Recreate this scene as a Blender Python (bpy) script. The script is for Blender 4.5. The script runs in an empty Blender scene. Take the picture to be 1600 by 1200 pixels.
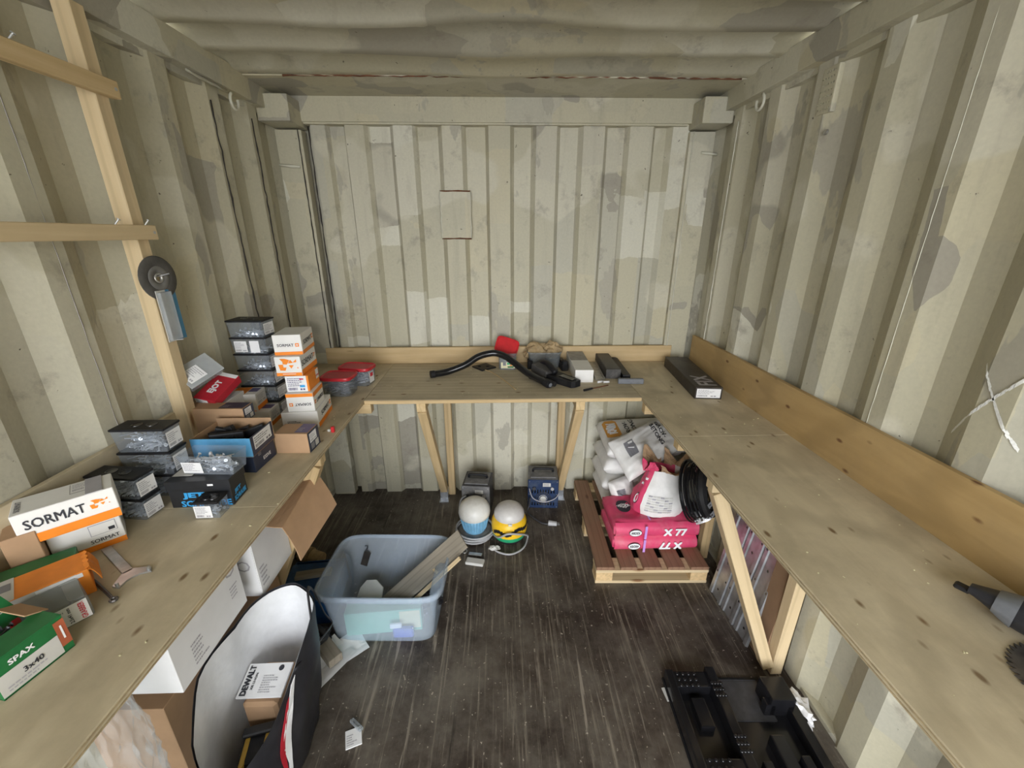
import bpy, bmesh, math, random
from mathutils import Vector, Matrix, noise
random.seed(7)
R = math.radians
scene = bpy.context.scene
COL = scene.collection

# ---------------------------------------------------------------- camera, sky, exposure
cam_data = bpy.data.cameras.new('camera')
cam = bpy.data.objects.new('camera', cam_data)
COL.objects.link(cam)
CAM_F, CAM_PITCH, CAM_YAW, CAM_ROLL = 651.1, R(19.77), R(1.53), R(-0.07)
cam.location = (0.005, -2.4646, 1.6917)
cam_data.sensor_width = 36.0
cam_data.lens = CAM_F / 1600.0 * 36.0
cam_data.clip_start = 0.02
cam.rotation_mode = 'QUATERNION'
cam.rotation_quaternion = (Matrix.Rotation(-CAM_YAW, 4, 'Z') @ Matrix.Rotation(math.pi / 2 - CAM_PITCH, 4, 'X')
                           @ Matrix.Rotation(CAM_ROLL, 4, 'Z')).to_quaternion()
scene.camera = cam

world = bpy.data.worlds.new('overcast_sky')
scene.world = world
world.use_nodes = True
bgn = world.node_tree.nodes['Background']
bgn.inputs['Color'].default_value = (0.94, 0.965, 1.0, 1)
bgn.inputs['Strength'].default_value = 5.2

# the open container doorway: a portal guides the sky light through it
pl = bpy.data.lights.new('doorway_portal_offscreen', 'AREA')
pl.shape = 'RECTANGLE'; pl.size = 2.3; pl.size_y = 2.3
plo = bpy.data.objects.new('doorway_portal_offscreen', pl)
plo.location = (0, -4.19, 1.17); plo.rotation_euler = (math.pi / 2, 0, 0)
COL.objects.link(plo)
try:
    pl.cycles.is_portal = True
except Exception:
    pl.energy = 0

vs = scene.view_settings
vs.view_transform = 'Standard'
vs.look = 'None'
vs.gamma = 1.0
vs.use_curve_mapping = False
vs.exposure = 1.12

# ---------------------------------------------------------------- materials
M = {}
def nodes_of(name):
    m = bpy.data.materials.new(name); m.use_nodes = True
    nt = m.node_tree
    return m, nt, nt.nodes['Principled BSDF'], nt.nodes['Material Output']
def N(nt, t, **kw):
    n = nt.nodes.new(t)
    for k, v in kw.items():
        if k in n.inputs: n.inputs[k].default_value = v
        else: setattr(n, k, v)
    return n
def mapped(nt, scale=(1, 1, 1), coord='Object', loc=(0, 0, 0)):
    tc = N(nt, 'ShaderNodeTexCoord'); mp = N(nt, 'ShaderNodeMapping')
    mp.inputs['Scale'].default_value = scale; mp.inputs['Location'].default_value = loc
    nt.links.new(tc.outputs[coord], mp.inputs['Vector'])
    return mp.outputs['Vector']
def noise_tex(nt, vec, scale, detail=4, rough=0.55, dist=0):
    n = N(nt, 'ShaderNodeTexNoise')
    n.inputs['Scale'].default_value = scale; n.inputs['Detail'].default_value = detail
    n.inputs['Roughness'].default_value = rough; n.inputs['Distortion'].default_value = dist
    nt.links.new(vec, n.inputs['Vector'])
    return n.outputs['Fac']
def ramp(nt, fac, stops, interp='LINEAR'):
    r = N(nt, 'ShaderNodeValToRGB'); cr = r.color_ramp; cr.interpolation = interp
    while len(cr.elements) < len(stops): cr.elements.new(0.5)
    for e, (p, c) in zip(cr.elements, stops):
        e.position = p
        e.color = (c, c, c, 1) if isinstance(c, (int, float)) else (*c, 1)
    nt.links.new(fac, r.inputs['Fac'])
    return r.outputs['Color']
# Mix node has several sockets called A/B/Factor: pick the RGBA ones
def mix(nt, a, b, fac, mode='MIX'):
    m = nt.nodes.new('ShaderNodeMix'); m.data_type = 'RGBA'; m.blend_type = mode
    for idx, v in ((6, a), (7, b), (0, fac)):
        s = m.inputs[idx]
        if isinstance(v, tuple): s.default_value = (*v, 1)
        elif isinstance(v, (int, float)): s.default_value = v
        else: nt.links.new(v, s)
    return m.outputs[2]
def bump(nt, b, height, strength=0.3, dist=0.002):
    n = N(nt, 'ShaderNodeBump'); n.inputs['Strength'].default_value = strength; n.inputs['Distance'].default_value = dist
    nt.links.new(height, n.inputs['Height']); nt.links.new(n.outputs['Normal'], b.inputs['Normal'])

def simple(name, col, rough=0.5, metal=0.0, var=0.10, scale=30, spec=0.5, bmp=0.0, dirt=None):
    m, nt, b, out = nodes_of(name)
    v = mapped(nt)
    f = noise_tex(nt, v, scale, 5)
    d = tuple(c * (1 - var) for c in col); l = tuple(min(1, c * (1 + var)) for c in col)
    c = ramp(nt, f, [(0.3, d), (0.7, l)])
    if dirt:
        g = ramp(nt, noise_tex(nt, v, scale * 0.35, 6, 0.7), [(0.5, 0.0), (0.72, 1.0)])
        c = mix(nt, c, dirt, g)
    nt.links.new(c, b.inputs['Base Color'])
    b.inputs['Roughness'].default_value = rough; b.inputs['Metallic'].default_value = metal
    b.inputs['Specular IOR Level'].default_value = spec
    if bmp: bump(nt, b, noise_tex(nt, v, scale * 3, 4), bmp, 0.002)
    M[name] = m
    return m

def paint(name, vec_scale, seed, snap=None):
    """patchy repainted beige container paint"""
    m, nt, b, out = nodes_of(name)
    v = mapped(nt, vec_scale, loc=(seed, seed * 1.7, seed * 0.6))
    if snap:                                                    # one shade of touch-up paint per flat of the sheet
        tc = N(nt, 'ShaderNodeTexCoord'); sp_ = N(nt, 'ShaderNodeVectorMath', operation='SNAP')
        ad = N(nt, 'ShaderNodeVectorMath', operation='ADD'); ad.inputs[1].default_value = (snap[1], 0, 0)
        sp_.inputs[1].default_value = (snap[0], 1.0, 0.002)
        mp = N(nt, 'ShaderNodeMapping'); mp.inputs['Scale'].default_value = vec_scale; mp.inputs['Location'].default_value = (seed, seed * 1.7, seed * 0.6)
        nt.links.new(tc.outputs['Object'], ad.inputs[0]); nt.links.new(ad.outputs[0], sp_.inputs[0]); nt.links.new(sp_.outputs[0], mp.inputs['Vector'])
        v = mp.outputs['Vector']
    vf = mapped(nt, (1, 1, 1), loc=(seed, 0, 0))
    wob = N(nt, 'ShaderNodeTexNoise'); wob.inputs['Scale'].default_value = 5; wob.inputs['Detail'].default_value = 4
    nt.links.new(vf, wob.inputs['Vector'])
    add = N(nt, 'ShaderNodeMixRGB', blend_type='LINEAR_LIGHT'); add.inputs['Fac'].default_value = 0.10
    nt.links.new(v, add.inputs['Color1']); nt.links.new(wob.outputs['Color'], add.inputs['Color2'])
    vo = N(nt, 'ShaderNodeTexVoronoi', distance='CHEBYCHEV'); vo.inputs['Scale'].default_value = 1.0
    nt.links.new(add.outputs['Color'], vo.inputs['Vector'])
    sep = N(nt, 'ShaderNodeSeparateColor'); nt.links.new(vo.outputs['Color'], sep.inputs['Color'])
    base = ramp(nt, sep.outputs[0], [(0.0, (.485, .455, .335)), (0.36, (.51, .475, .345)), (0.54, (.465, .445, .355)),
                                     (0.68, (.63, .61, .505)), (0.78, (.355, .33, .265)), (0.87, (.53, .485, .34)), (0.945, (.335, .31, .25))], 'CONSTANT')
    big = noise_tex(nt, vf, 1.3, 3)
    c = mix(nt, base, (.59, .56, .445), ramp(nt, big, [(0.56, 0.0), (0.575, 0.75)]))
    big2 = noise_tex(nt, mapped(nt, (2.2, 2.2, 0.9), loc=(seed + 9, 3, 1)), 1.6, 5, 0.6)
    c = mix(nt, c, (.375, .35, .285), ramp(nt, big2, [(0.62, 0.0), (0.632, 0.8)]))
    st = noise_tex(nt, mapped(nt, (14, 14, 1.6), loc=(seed, 1, 2)), 1.0, 6, 0.65)
    c = mix(nt, c, (.29, .26, .20), ramp(nt, st, [(0.55, 0.0), (0.78, 0.45)]))
    sm = noise_tex(nt, vf, 7, 7, 0.7)
    c = mix(nt, c, (.24, .21, .17), ramp(nt, sm, [(0.57, 0.0), (0.70, 0.62)]))
    ru = noise_tex(nt, vf, 34, 5, 0.62)
    c = mix(nt, c, (.055, .035, .022), ramp(nt, ru, [(0.70, 0.0), (0.725, 1.0)]))
    fine = noise_tex(nt, vf, 90, 3)
    c = mix(nt, c, ramp(nt, fine, [(0.2, 0.85), (0.8, 1.08)]), 0.6, 'MULTIPLY')
    c = mix(nt, c, (.50, .48, .43), 0.10)
    nt.links.new(c, b.inputs['Base Color'])
    b.inputs['Roughness'].default_value = 0.5; b.inputs['Specular IOR Level'].default_value = 0.35
    bump(nt, b, noise_tex(nt, vf, 22, 6), 0.25, 0.004)
    M[name] = m
paint('paint_back', (9.0, 0.0, 2.3), 1.3, snap=(0.12425, 0.808))
paint('paint_side', (4.6, 4.6, 2.2), 6.1)
paint('paint_roof', (2.2, 5.0, 5.0), 3.7)
paint('paint_frame', (4.0, 4.0, 3.0), 8.9)

def wood(name, dark, light, knot, grain=(1.2, 16, 16), rough=0.6, knots=True, dirt=0.0, seed=0.0, kscale=(4, 9, 9)):
    m, nt, b, out = nodes_of(name)
    v = mapped(nt, grain, loc=(seed, seed * 2, seed))
    f = noise_tex(nt, v, 2.2, 6, 0.6, 0.6)
    c = ramp(nt, f, [(0.28, dark), (0.5, tuple((a + d) / 2 for a, d in zip(dark, light))), (0.72, light)])
    wv = N(nt, 'ShaderNodeTexWave', wave_type='BANDS', bands_direction='Y')
    wv.inputs['Scale'].default_value = 0.9; wv.inputs['Distortion'].default_value = 9; wv.inputs['Detail'].default_value = 3
    wv.inputs['Detail Scale'].default_value = 0.6
    nt.links.new(v, wv.inputs['Vector'])
    c = mix(nt, c, tuple(d * 0.78 for d in dark), ramp(nt, wv.outputs['Fac'], [(0.72, 0.0), (0.98, 0.45)]))
    if knots:
        vk = mapped(nt, kscale, loc=(seed * 3, 1, seed))
        vo = N(nt, 'ShaderNodeTexVoronoi'); vo.inputs['Scale'].default_value = 1.0
        nt.links.new(vk, vo.inputs['Vector'])
        kk = ramp(nt, vo.outputs['Distance'], [(0.06, 1.0), (0.10, 0.5), (0.14, 0.0)])
        c = mix(nt, c, knot, kk)
    if dirt:
        g = ramp(nt, noise_tex(nt, mapped(nt, (1, 1, 1), loc=(seed, 4, 2)), 3.5, 7, 0.68), [(0.45, 0.0), (0.75, dirt)])
        c = mix(nt, c, (.20, .165, .115), g)
    nt.links.new(c, b.inputs['Base Color'])
    b.inputs['Roughness'].default_value = rough; b.inputs['Specular IOR Level'].default_value = 0.3
    bump(nt, b, f, 0.15, 0.002)
    M[name] = m
wood('ply', (.52, .435, .295), (.65, .56, .395), (.20, .125, .06), grain=(7, 0.9, 7), dirt=0.45, seed=1.0, kscale=(17, 8, 8))
wood('ply_cross', (.49, .415, .29), (.60, .525, .38), (.20, .125, .06), grain=(0.9, 7, 7), dirt=0.55, seed=2.0, kscale=(8, 16, 8))
wood('ply_golden', (.42, .28, .12), (.52, .36, .165), (.16, .075, .03), grain=(7, 0.9, 7), dirt=0.25, seed=5.0, kscale=(17, 8, 17))
wood('pine', (.54, .385, .195), (.66, .50, .285), (.22, .11, .045), grain=(0.8, 14, 14), dirt=0.18, seed=3.0, kscale=(3.2, 14, 14))
wood('pine_pale', (.60, .46, .27), (.70, .56, .355), (.28, .15, .07), grain=(0.8, 14, 14), dirt=0.12, seed=7.0, kscale=(3.2, 14, 14))
wood('pallet_red', (.23, .125, .075), (.33, .195, .125), (.10, .05, .03), grain=(0.8, 14, 14), dirt=0.4, seed=4.0)
wood('board_grey', (.24, .21, .165), (.34, .30, .24), (.15, .12, .09), grain=(1.5, 14, 14), dirt=0.3, seed=6.0, knots=False)

def floor_mat():
    m, nt, b, out = nodes_of('floor_ply')
    v = mapped(nt)
    c = ramp(nt, noise_tex(nt, v, 1.7, 7, 0.65), [(0.3, (.020, .013, .010)), (0.55, (.045, .032, .024)), (0.75, (.080, .062, .046))])
    dust = ramp(nt, noise_tex(nt, mapped(nt, (1, 1, 1), loc=(3, 5, 0)), 2.6, 8, 0.72), [(0.42, 0.0), (0.66, 0.85)])
    c = mix(nt, c, (.165, .145, .118), dust)
    streak = noise_tex(nt, mapped(nt, (46, 1.3, 1), loc=(2, 0, 0)), 1.0, 7, 0.75, 0.3)
    c = mix(nt, c, (.27, .235, .185), ramp(nt, streak, [(0.54, 0.0), (0.66, 0.85)]))
    rot = N(nt, 'ShaderNodeMapping'); rot.inputs['Rotation'].default_value = (0, 0, 0.35); rot.inputs['Scale'].default_value = (40, 2.2, 1)
    tc = N(nt, 'ShaderNodeTexCoord'); nt.links.new(tc.outputs['Object'], rot.inputs['Vector'])
    s2 = noise_tex(nt, rot.outputs['Vector'], 1.0, 6, 0.7, 0.6)
    c = mix(nt, c, (.30, .26, .21), ramp(nt, s2, [(0.60, 0.0), (0.68, 0.8)]))
    sp = noise_tex(nt, v, 55, 4, 0.6)
    c = mix(nt, c, (.46, .41, .34), ramp(nt, sp, [(0.655, 0.0), (0.70, 0.9)]))
    dk = noise_tex(nt, mapped(nt, (30, 1.5, 1), loc=(7, 2, 0)), 1.0, 6, 0.7)
    c = mix(nt, c, (.012, .008, .006), ramp(nt, dk, [(0.58, 0.0), (0.72, 0.8)]))
    nt.links.new(c, b.inputs['Base Color'])
    b.inputs['Roughness'].default_value = 0.55
    bump(nt, b, streak, 0.25, 0.002)
    M['floor_ply'] = m
floor_mat()

def cardboard(name, col, var=0.08):
    m, nt, b, out = nodes_of(name)
    v = mapped(nt)
    f = noise_tex(nt, v, 12, 5)
    c = ramp(nt, f, [(0.3, tuple(x * (1 - var) for x in col)), (0.7, tuple(min(1, x * (1 + var)) for x in col))])
    nt.links.new(c, b.inputs['Base Color'])
    b.inputs['Roughness'].default_value = 0.75; b.inputs['Specular IOR Level'].default_value = 0.25
    w = N(nt, 'ShaderNodeTexWave', bands_direction='Z'); w.inputs['Scale'].default_value = 60
    nt.links.new(v, w.inputs['Vector'])
    bump(nt, b, w.outputs['Fac'], 0.06, 0.0005)
    M[name] = m
cardboard('card_brown', (.44, .28, .165))
cardboard('card_dark', (.27, .17, .10))
cardboard('card_white', (.76, .76, .77), 0.04)
cardboard('card_offwhite', (.76, .75, .72), 0.05)
cardboard('card_cream', (.80, .79, .77), 0.04)

def clear(name, tint, fac, rough=0.12, ripple=0.0, trans=0.0, vary=0.06):
    """thin clear or frosted plastic: part of the light passes, part is scattered or mirrored"""
    m, nt, b, out = nodes_of(name)
    b.inputs['Base Color'].default_value = (*tint, 1); b.inputs['Roughness'].default_value = rough
    tr = N(nt, 'ShaderNodeBsdfTransparent'); tr.inputs['Color'].default_value = (0.5 + tint[0] / 2, 0.5 + tint[1] / 2, 0.5 + tint[2] / 2, 1)
    mx = N(nt, 'ShaderNodeMixShader')
    v = mapped(nt)
    f = ramp(nt, noise_tex(nt, v, 9, 6, 0.6), [(0.3, max(0, fac - vary)), (0.7, min(1, fac + vary))])
    nt.links.new(f, mx.inputs['Fac'])
    src = b.outputs['BSDF']
    if trans:
        tl = N(nt, 'ShaderNodeBsdfTranslucent'); tl.inputs['Color'].default_value = (*tint, 1)
        m2 = N(nt, 'ShaderNodeMixShader'); m2.inputs['Fac'].default_value = trans
        nt.links.new(src, m2.inputs[1]); nt.links.new(tl.outputs['BSDF'], m2.inputs[2]); src = m2.outputs['Shader']
    nt.links.new(tr.outputs['BSDF'], mx.inputs[1]); nt.links.new(src, mx.inputs[2])
    nt.links.new(mx.outputs['Shader'], out.inputs['Surface'])
    if ripple: bump(nt, b, noise_tex(nt, v, 22, 5, 0.6, 0.8), ripple, 0.01)
    M[name] = m
clear('clear_box', (.62, .68, .76), 0.16, 0.06)
clear('clear_grey', (.56, .60, .62), 0.26, 0.12)
clear('tub_frosted', (.82, .90, .99), 0.25, 0.22, trans=0.25, vary=0.02)
clear('film', (.88, .90, .91), 0.17, 0.10, 0.5, trans=0.2)
clear('film_blister', (.75, .78, .8), 0.35, 0.08)

simple('black_plastic', (.012, .012, .014), 0.5, var=0.25, scale=40, spec=0.3, dirt=(.026, .025, .024))
simple('black_gloss', (.010, .010, .012), 0.18, var=0.2, scale=40)
simple('black_rubber', (.020, .020, .022), 0.55, var=0.2)
simple('black_card', (.020, .021, .024), 0.4, var=0.2)
simple('brown_black', (.030, .024, .020), 0.45, var=0.25, dirt=(.07, .06, .05))
simple('dusty_black', (.055, .052, .050), 0.65, var=0.25, dirt=(.13, .12, .11))
simple('navy', (.025, .035, .07), 0.45, var=0.15)
simple('blue_heater', (.013, .032, .092), 0.4, var=0.2, dirt=(.06, .08, .12))
simple('heater_grey', (.16, .16, .165), 0.55, var=0.25, dirt=(.28, .27, .26))
simple('heater_dark', (.05, .05, .055), 0.5, var=0.3)
simple('sky_blue', (.13, .42, .72), 0.5)
simple('cyan_print', (.05, .40, .82), 0.5, var=0.03)
simple('lamp_blue', (.20, .44, .64), 0.35, var=0.12)
simple('lamp_white', (.80, .79, .75), 0.35, var=0.05, dirt=(.66, .63, .57))
simple('lamp_grey_white', (.62, .60, .58), 0.35, var=0.05, dirt=(.52, .50, .48))
simple('yellow', (.85, .52, .02), 0.4, var=0.1)
simple('green_lamp', (.03, .36, .16), 0.4, var=0.1)
simple('cable_grey', (.40, .40, .41), 0.45, var=0.1)
simple('orange_print', (.90, .26, .015), 0.5, var=0.05)
simple('orange_card', (.84, .26, .025), 0.6, var=0.08)
simple('white_print', (.86, .86, .88), 0.5, var=0.02)
simple('label_white', (.83, .83, .84), 0.5, var=0.03)
simple('label_grey', (.58, .57, .54), 0.5, var=0.04)
simple('ink', (.028, .030, .040), 0.5, var=0.05)
simple('ink_grey', (.20, .20, .22), 0.5, var=0.05)
simple('ink_soft', (.40, .39, .42), 0.6, var=0.05)
simple('ink_dust', (.30, .28, .26), 0.6, var=0.2)
simple('red_card', (.47, .018, .035), 0.45, var=0.1)
simple('red_lid', (.52, .022, .035), 0.35, var=0.12)
simple('red_bright', (.60, .022, .03), 0.4, var=0.1)
simple('red_print', (.66, .03, .06), 0.5, var=0.05)
simple('green_card', (.012, .145, .040), 0.45, var=0.15)
simple('brick_card', (.40, .10, .045), 0.55, var=0.1)
simple('purple_print', (.13, .11, .23), 0.5, var=0.12)
simple('pink_bag', (.70, .065, .165), 0.42, var=0.12, scale=12, bmp=0.15, dirt=(.66, .20, .25))
simple('violet_print', (.55, .30, .72), 0.5, var=0.05)
simple('bag_white', (.76, .75, .73), 0.5, var=0.06, bmp=0.2)
simple('bag_orange', (.66, .31, .045), 0.5, var=0.05)
simple('kraft', (.40, .26, .15), 0.8, var=0.2, bmp=0.4)
simple('paper_brown', (.36, .26, .14), 0.8, var=0.3, bmp=0.5)
simple('paper_white', (.82, .82, .83), 0.6, var=0.02)
simple('dark_cloth_bag', (.022, .022, .027), 0.45, var=0.25)
simple('bag_inner', (.74, .75, .77), 0.35, var=0.05, bmp=0.25)
simple('steel', (.55, .56, .58), 0.35, 0.9, var=0.15)
simple('galvanised', (.50, .52, .55), 0.38, 0.75, var=0.25, scale=14, dirt=(.35, .34, .34))
simple('steel_dark', (.13, .12, .115), 0.45, 0.7, var=0.35)
simple('steel_worn', (.46, .45, .43), 0.4, 0.8, var=0.3)
simple('screw_zinc', (.76, .78, .82), 0.28, 0.45, var=0.2)
simple('screw_dark', (.10, .10, .11), 0.35, 0.7, var=0.3)
simple('rust', (.13, .05, .022), 0.8, var=0.4)
simple('disc_grey', (.085, .080, .072), 0.8, var=0.2, bmp=0.4)
simple('disc_ring', (.15, .145, .135), 0.6, var=0.2)
simple('blister_blue', (.05, .22, .40), 0.4, var=0.1)
simple('pale_green', (.25, .55, .40), 0.5, var=0.06)
simple('pale_yellow', (.74, .70, .46), 0.5, var=0.05)
simple('deep_blue', (.012, .06, .17), 0.35, var=0.25, bmp=0.3)
simple('blue_glass', (.08, .13, .50), 0.3, var=0.1)
simple('tan_roll', (.40, .29, .15), 0.7, var=0.2)
simple('white_plastic', (.68, .68, .64), 0.4, var=0.05)
simple('tool_yellow', (.55, .33, .04), 0.45, var=0.2)
simple('tape_grey', (.17, .18, .20), 0.5, var=0.15, bmp=0.3)
simple('chalk', (.85, .85, .82), 0.9, var=0.1, scale=200)
simple('gravel', (.33, .325, .31), 0.9, var=0.35, scale=14)
simple('matt_dark', (.03, .025, .02), 0.7, var=0.3)
simple('paint_pale', (.60, .585, .49), 0.5, var=0.08)
simple('ply_edge', (.40, .315, .19), 0.7, var=0.25, scale=60)
simple('pine_end', (.62, .44, .23), 0.7, var=0.2, scale=60)

# ---------------------------------------------------------------- object helpers
def tag(o, label=None, cat=None, group=None, kind=None):
    if label: o['label'] = label
    if cat: o['category'] = cat
    if group: o['group'] = group
    if kind: o['kind'] = kind
    return o
def link(name, me, mat, parent=None):
    o = bpy.data.objects.new(name, me); COL.objects.link(o)
    if mat is not None and not me.materials: me.materials.append(M[mat])
    if parent is not None: o.parent = parent
    return o
def empty(name, loc=(0, 0, 0), rz=0.0, rx=0.0, ry=0.0):
    o = bpy.data.objects.new(name, None); o.empty_display_size = 0.05; COL.objects.link(o)
    o.location = loc; o.rotation_euler = (rx, ry, rz)
    return o
def keep(o, root):
    """parent a piece whose mesh or transform is in world space"""
    o.parent = root; o.matrix_parent_inverse = root.matrix_basis.inverted()
    return o
class MB:
    def __init__(s): s.bm = bmesh.new()
    def box(s, c, d, rz=0, m=None, bev=0.0, seg=1, taper=None):
        r = bmesh.ops.create_cube(s.bm, size=1.0); vs_ = r['verts']
        for v in vs_:
            k = 1.0
            if taper and v.co.z < 0: k = taper
            v.co = Vector((v.co.x * d[0] * k, v.co.y * d[1] * k, v.co.z * d[2]))
        if bev:
            es = list({e for v in vs_ for e in v.link_edges})
            rr = bmesh.ops.bevel(s.bm, geom=es, offset=bev, segments=seg, affect='EDGES', profile=0.7)
            vs_ = list({v for f in rr['faces'] for v in f.verts} | {v for v in vs_ if v.is_valid})
        mt = Matrix.Translation(c) @ (m if m is not None else Matrix.Rotation(rz, 4, 'Z'))
        for v in vs_: v.co = mt @ v.co
        return vs_
    def cyl(s, p0, p1, r0, r1=None, n=12, cap=True):
        p0 = Vector(p0); p1 = Vector(p1); r1 = r0 if r1 is None else r1
        d = p1 - p0; L = d.length
        r = bmesh.ops.create_cone(s.bm, cap_ends=cap, segments=n, radius1=r0, radius2=r1, depth=L)
        q = d.to_track_quat('Z', 'Y').to_matrix().to_4x4()
        mt = Matrix.Translation((p0 + p1) / 2) @ q
        for v in r['verts']: v.co = mt @ v.co
        return r['verts']
    def sphere(s, c, r, u=16, v=10, sc=(1, 1, 1)):
        rr = bmesh.ops.create_uvsphere(s.bm, u_segments=u, v_segments=v, radius=r)
        for w in rr['verts']: w.co = Vector((w.co.x * sc[0], w.co.y * sc[1], w.co.z * sc[2])) + Vector(c)
        return rr['verts']
    def tube(s, pts, rad, n=8, closed=False, flat=None):
        pts = [Vector(p) for p in pts]; K = len(pts); rings = []
        prev = None
        for i, p in enumerate(pts):
            a = pts[(i - 1) % K] if (closed or i > 0) else p
            b = pts[(i + 1) % K] if (closed or i < K - 1) else p
            t = (b - a).normalized()
            if prev is None:
                up = Vector((0, 0, 1)) if abs(t.z) < 0.9 else Vector((1, 0, 0))
                x = t.cross(up).normalized()
            else:
                x = (prev - t * prev.dot(t)).normalized()
            prev = x; y = t.cross(x)
            rr = rad(i / max(1, K - 1)) if callable(rad) else rad
            fl = flat or 1.0
            rings.append([s.bm.verts.new(p + (x * math.cos(2 * math.pi * k / n) + y * fl * math.sin(2 * math.pi * k / n)) * rr) for k in range(n)])
        for i in range(K if closed else K - 1):
            A = rings[i]; B = rings[(i + 1) % K]
            for k in range(n): s.bm.faces.new((A[k], A[(k + 1) % n], B[(k + 1) % n], B[k]))
        if not closed:
            s.bm.faces.new(list(reversed(rings[0]))); s.bm.faces.new(rings[-1])
    def lathe(s, prof, n=24, c=(0, 0, 0), m=None, sq=None):
        rings = []
        for r, z in prof:
            ring = []
            for k in range(n):
                a = 2 * math.pi * k / n
                p = Vector((r * math.cos(a), r * math.sin(a), z))
                if m is not None: p = m @ p
                ring.append(s.bm.verts.new(p + Vector(c)))
            rings.append(ring)
        for i in range(len(rings) - 1):
            A, B = rings[i], rings[i + 1]
            for k in range(n): s.bm.faces.new((A[k], A[(k + 1) % n], B[(k + 1) % n], B[k]))
        return rings
    def grid(s, fn, nu, nv, wrap_u=False):
        g = [[s.bm.verts.new(fn(i / (nu - 1) if not wrap_u else i / nu, j / (nv - 1))) for j in range(nv)] for i in range(nu)]
        for i in range(nu if wrap_u else nu - 1):
            for j in range(nv - 1):
                a = i; b_ = (i + 1) % nu
                s.bm.faces.new((g[a][j], g[b_][j], g[b_][j + 1], g[a][j + 1]))
        return g
    def prism(s, poly, z0, z1, m=None):
        A = [Vector((x, y, z0)) for x, y in poly]; B = [Vector((x, y, z1)) for x, y in poly]
        if m is not None: A = [m @ p for p in A]; B = [m @ p for p in B]
        va = [s.bm.verts.new(p) for p in A]; vb = [s.bm.verts.new(p) for p in B]
        n = len(poly)
        s.bm.faces.new(list(reversed(va))); s.bm.faces.new(vb)
        for k in range(n): s.bm.faces.new((va[k], va[(k + 1) % n], vb[(k + 1) % n], vb[k]))
    def quad(s, *ps):
        s.bm.faces.new([s.bm.verts.new(Vector(p)) for p in ps])
    def mesh(s, name, smooth=False):
        bmesh.ops.recalc_face_normals(s.bm, faces=s.bm.faces)
        me = bpy.data.meshes.new(name); s.bm.to_mesh(me); s.bm.free()
        if smooth:
            for p in me.polygons: p.use_smooth = True
        return me
    def build(s, name, mat, parent=None, smooth=False):
        return link(name, s.mesh(name, smooth), mat, parent)
def shade_auto(o, ang=40):
    me = o.data
    for p in me.polygons: p.use_smooth = True
    try: me.set_sharp_from_angle(angle=R(ang))
    except Exception: pass
    return o
def solid(o, t, off=0.0):
    md = o.modifiers.new('thickness', 'SOLIDIFY'); md.thickness = t; md.offset = off
    return o
def cut(o, cutters):
    """cut real openings: cutters is an MB whose closed shapes share the object's local space"""
    ct = link('cutter', cutters.mesh('cutter'), None); ct.matrix_basis = o.matrix_basis.copy()
    if o.parent is not None: ct.parent = o.parent; ct.matrix_parent_inverse = o.matrix_parent_inverse.copy()
    md = o.modifiers.new('cut', 'BOOLEAN'); md.operation = 'DIFFERENCE'; md.solver = 'EXACT'; md.use_self = True; md.object = ct
    bpy.context.view_layer.update(); dg = bpy.context.evaluated_depsgraph_get()
    me = bpy.data.meshes.new_from_object(o.evaluated_get(dg))
    o.modifiers.clear(); o.data = me
    bpy.data.objects.remove(ct)
    return o
def beam(name, p0, p1, w, h, mat, root, side=(0, 0, 1), bev=0.002):
    """straight timber from p0 to p1; local x runs along the grain"""
    p0 = Vector(p0); p1 = Vector(p1); d = p1 - p0
    x = d.normalized(); sd = Vector(side); y = sd.cross(x)
    if y.length < 1e-4: y = Vector((0, 1, 0)).cross(x)
    y.normalize(); z = x.cross(y)
    b = MB(); b.box((0, 0, 0), (d.length, w, h), bev=bev)
    o = link(name, b.mesh(name), mat)
    mt = Matrix((x, y, z)).transposed().to_4x4(); mt.translation = (p0 + p1) / 2
    o.matrix_basis = mt
    if root is not None: keep(o, root)
    return o

# ---- lettering and print, mapped on to a surface
_txt = {}
def text2d(s, bold=0.0):
    key = (s, bold)
    if key not in _txt:
        cu = bpy.data.curves.new('lettering', 'FONT'); cu.body = s; cu.align_x = 'CENTER'; cu.align_y = 'CENTER'
        cu.resolution_u = 2
        to = bpy.data.objects.new('lettering_src', cu); COL.objects.link(to)
        dg = bpy.context.evaluated_depsgraph_get(); ev = to.evaluated_get(dg); me = ev.to_mesh()
        V = [(v.co.x, v.co.y) for v in me.vertices]; F = [tuple(p.vertices) for p in me.polygons]
        ev.to_mesh_clear(); bpy.data.objects.remove(to); bpy.data.curves.remove(cu)
        if bold > 0:                                            # heavier strokes: the outline laid four times, slightly shifted
            V0, F0, V, F = V, F, [], []
            for sx_, sy_ in ((-1, -1), (1, -1), (1, 1), (-1, 1)):
                a = len(V); V += [(x + sx_ * bold, y + sy_ * bold) for x, y in V0]; F += [tuple(i + a for i in f_) for f_ in F0]
        xs = [v[0] for v in V]; ys = [v[1] for v in V]
        cx = (min(xs) + max(xs)) / 2; cy = (min(ys) + max(ys)) / 2
        _txt[key] = ([(x - cx, y - cy) for x, y in V], F, max(xs) - min(xs), max(ys) - min(ys))
    return _txt[key]
def lay(name, V, F, mapf, mat, parent):
    me = bpy.data.meshes.new(name)
    me.from_pydata([tuple(mapf(x, y)) for x, y in V], [], F); me.update()
    return link(name, me, mat, parent)
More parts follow.
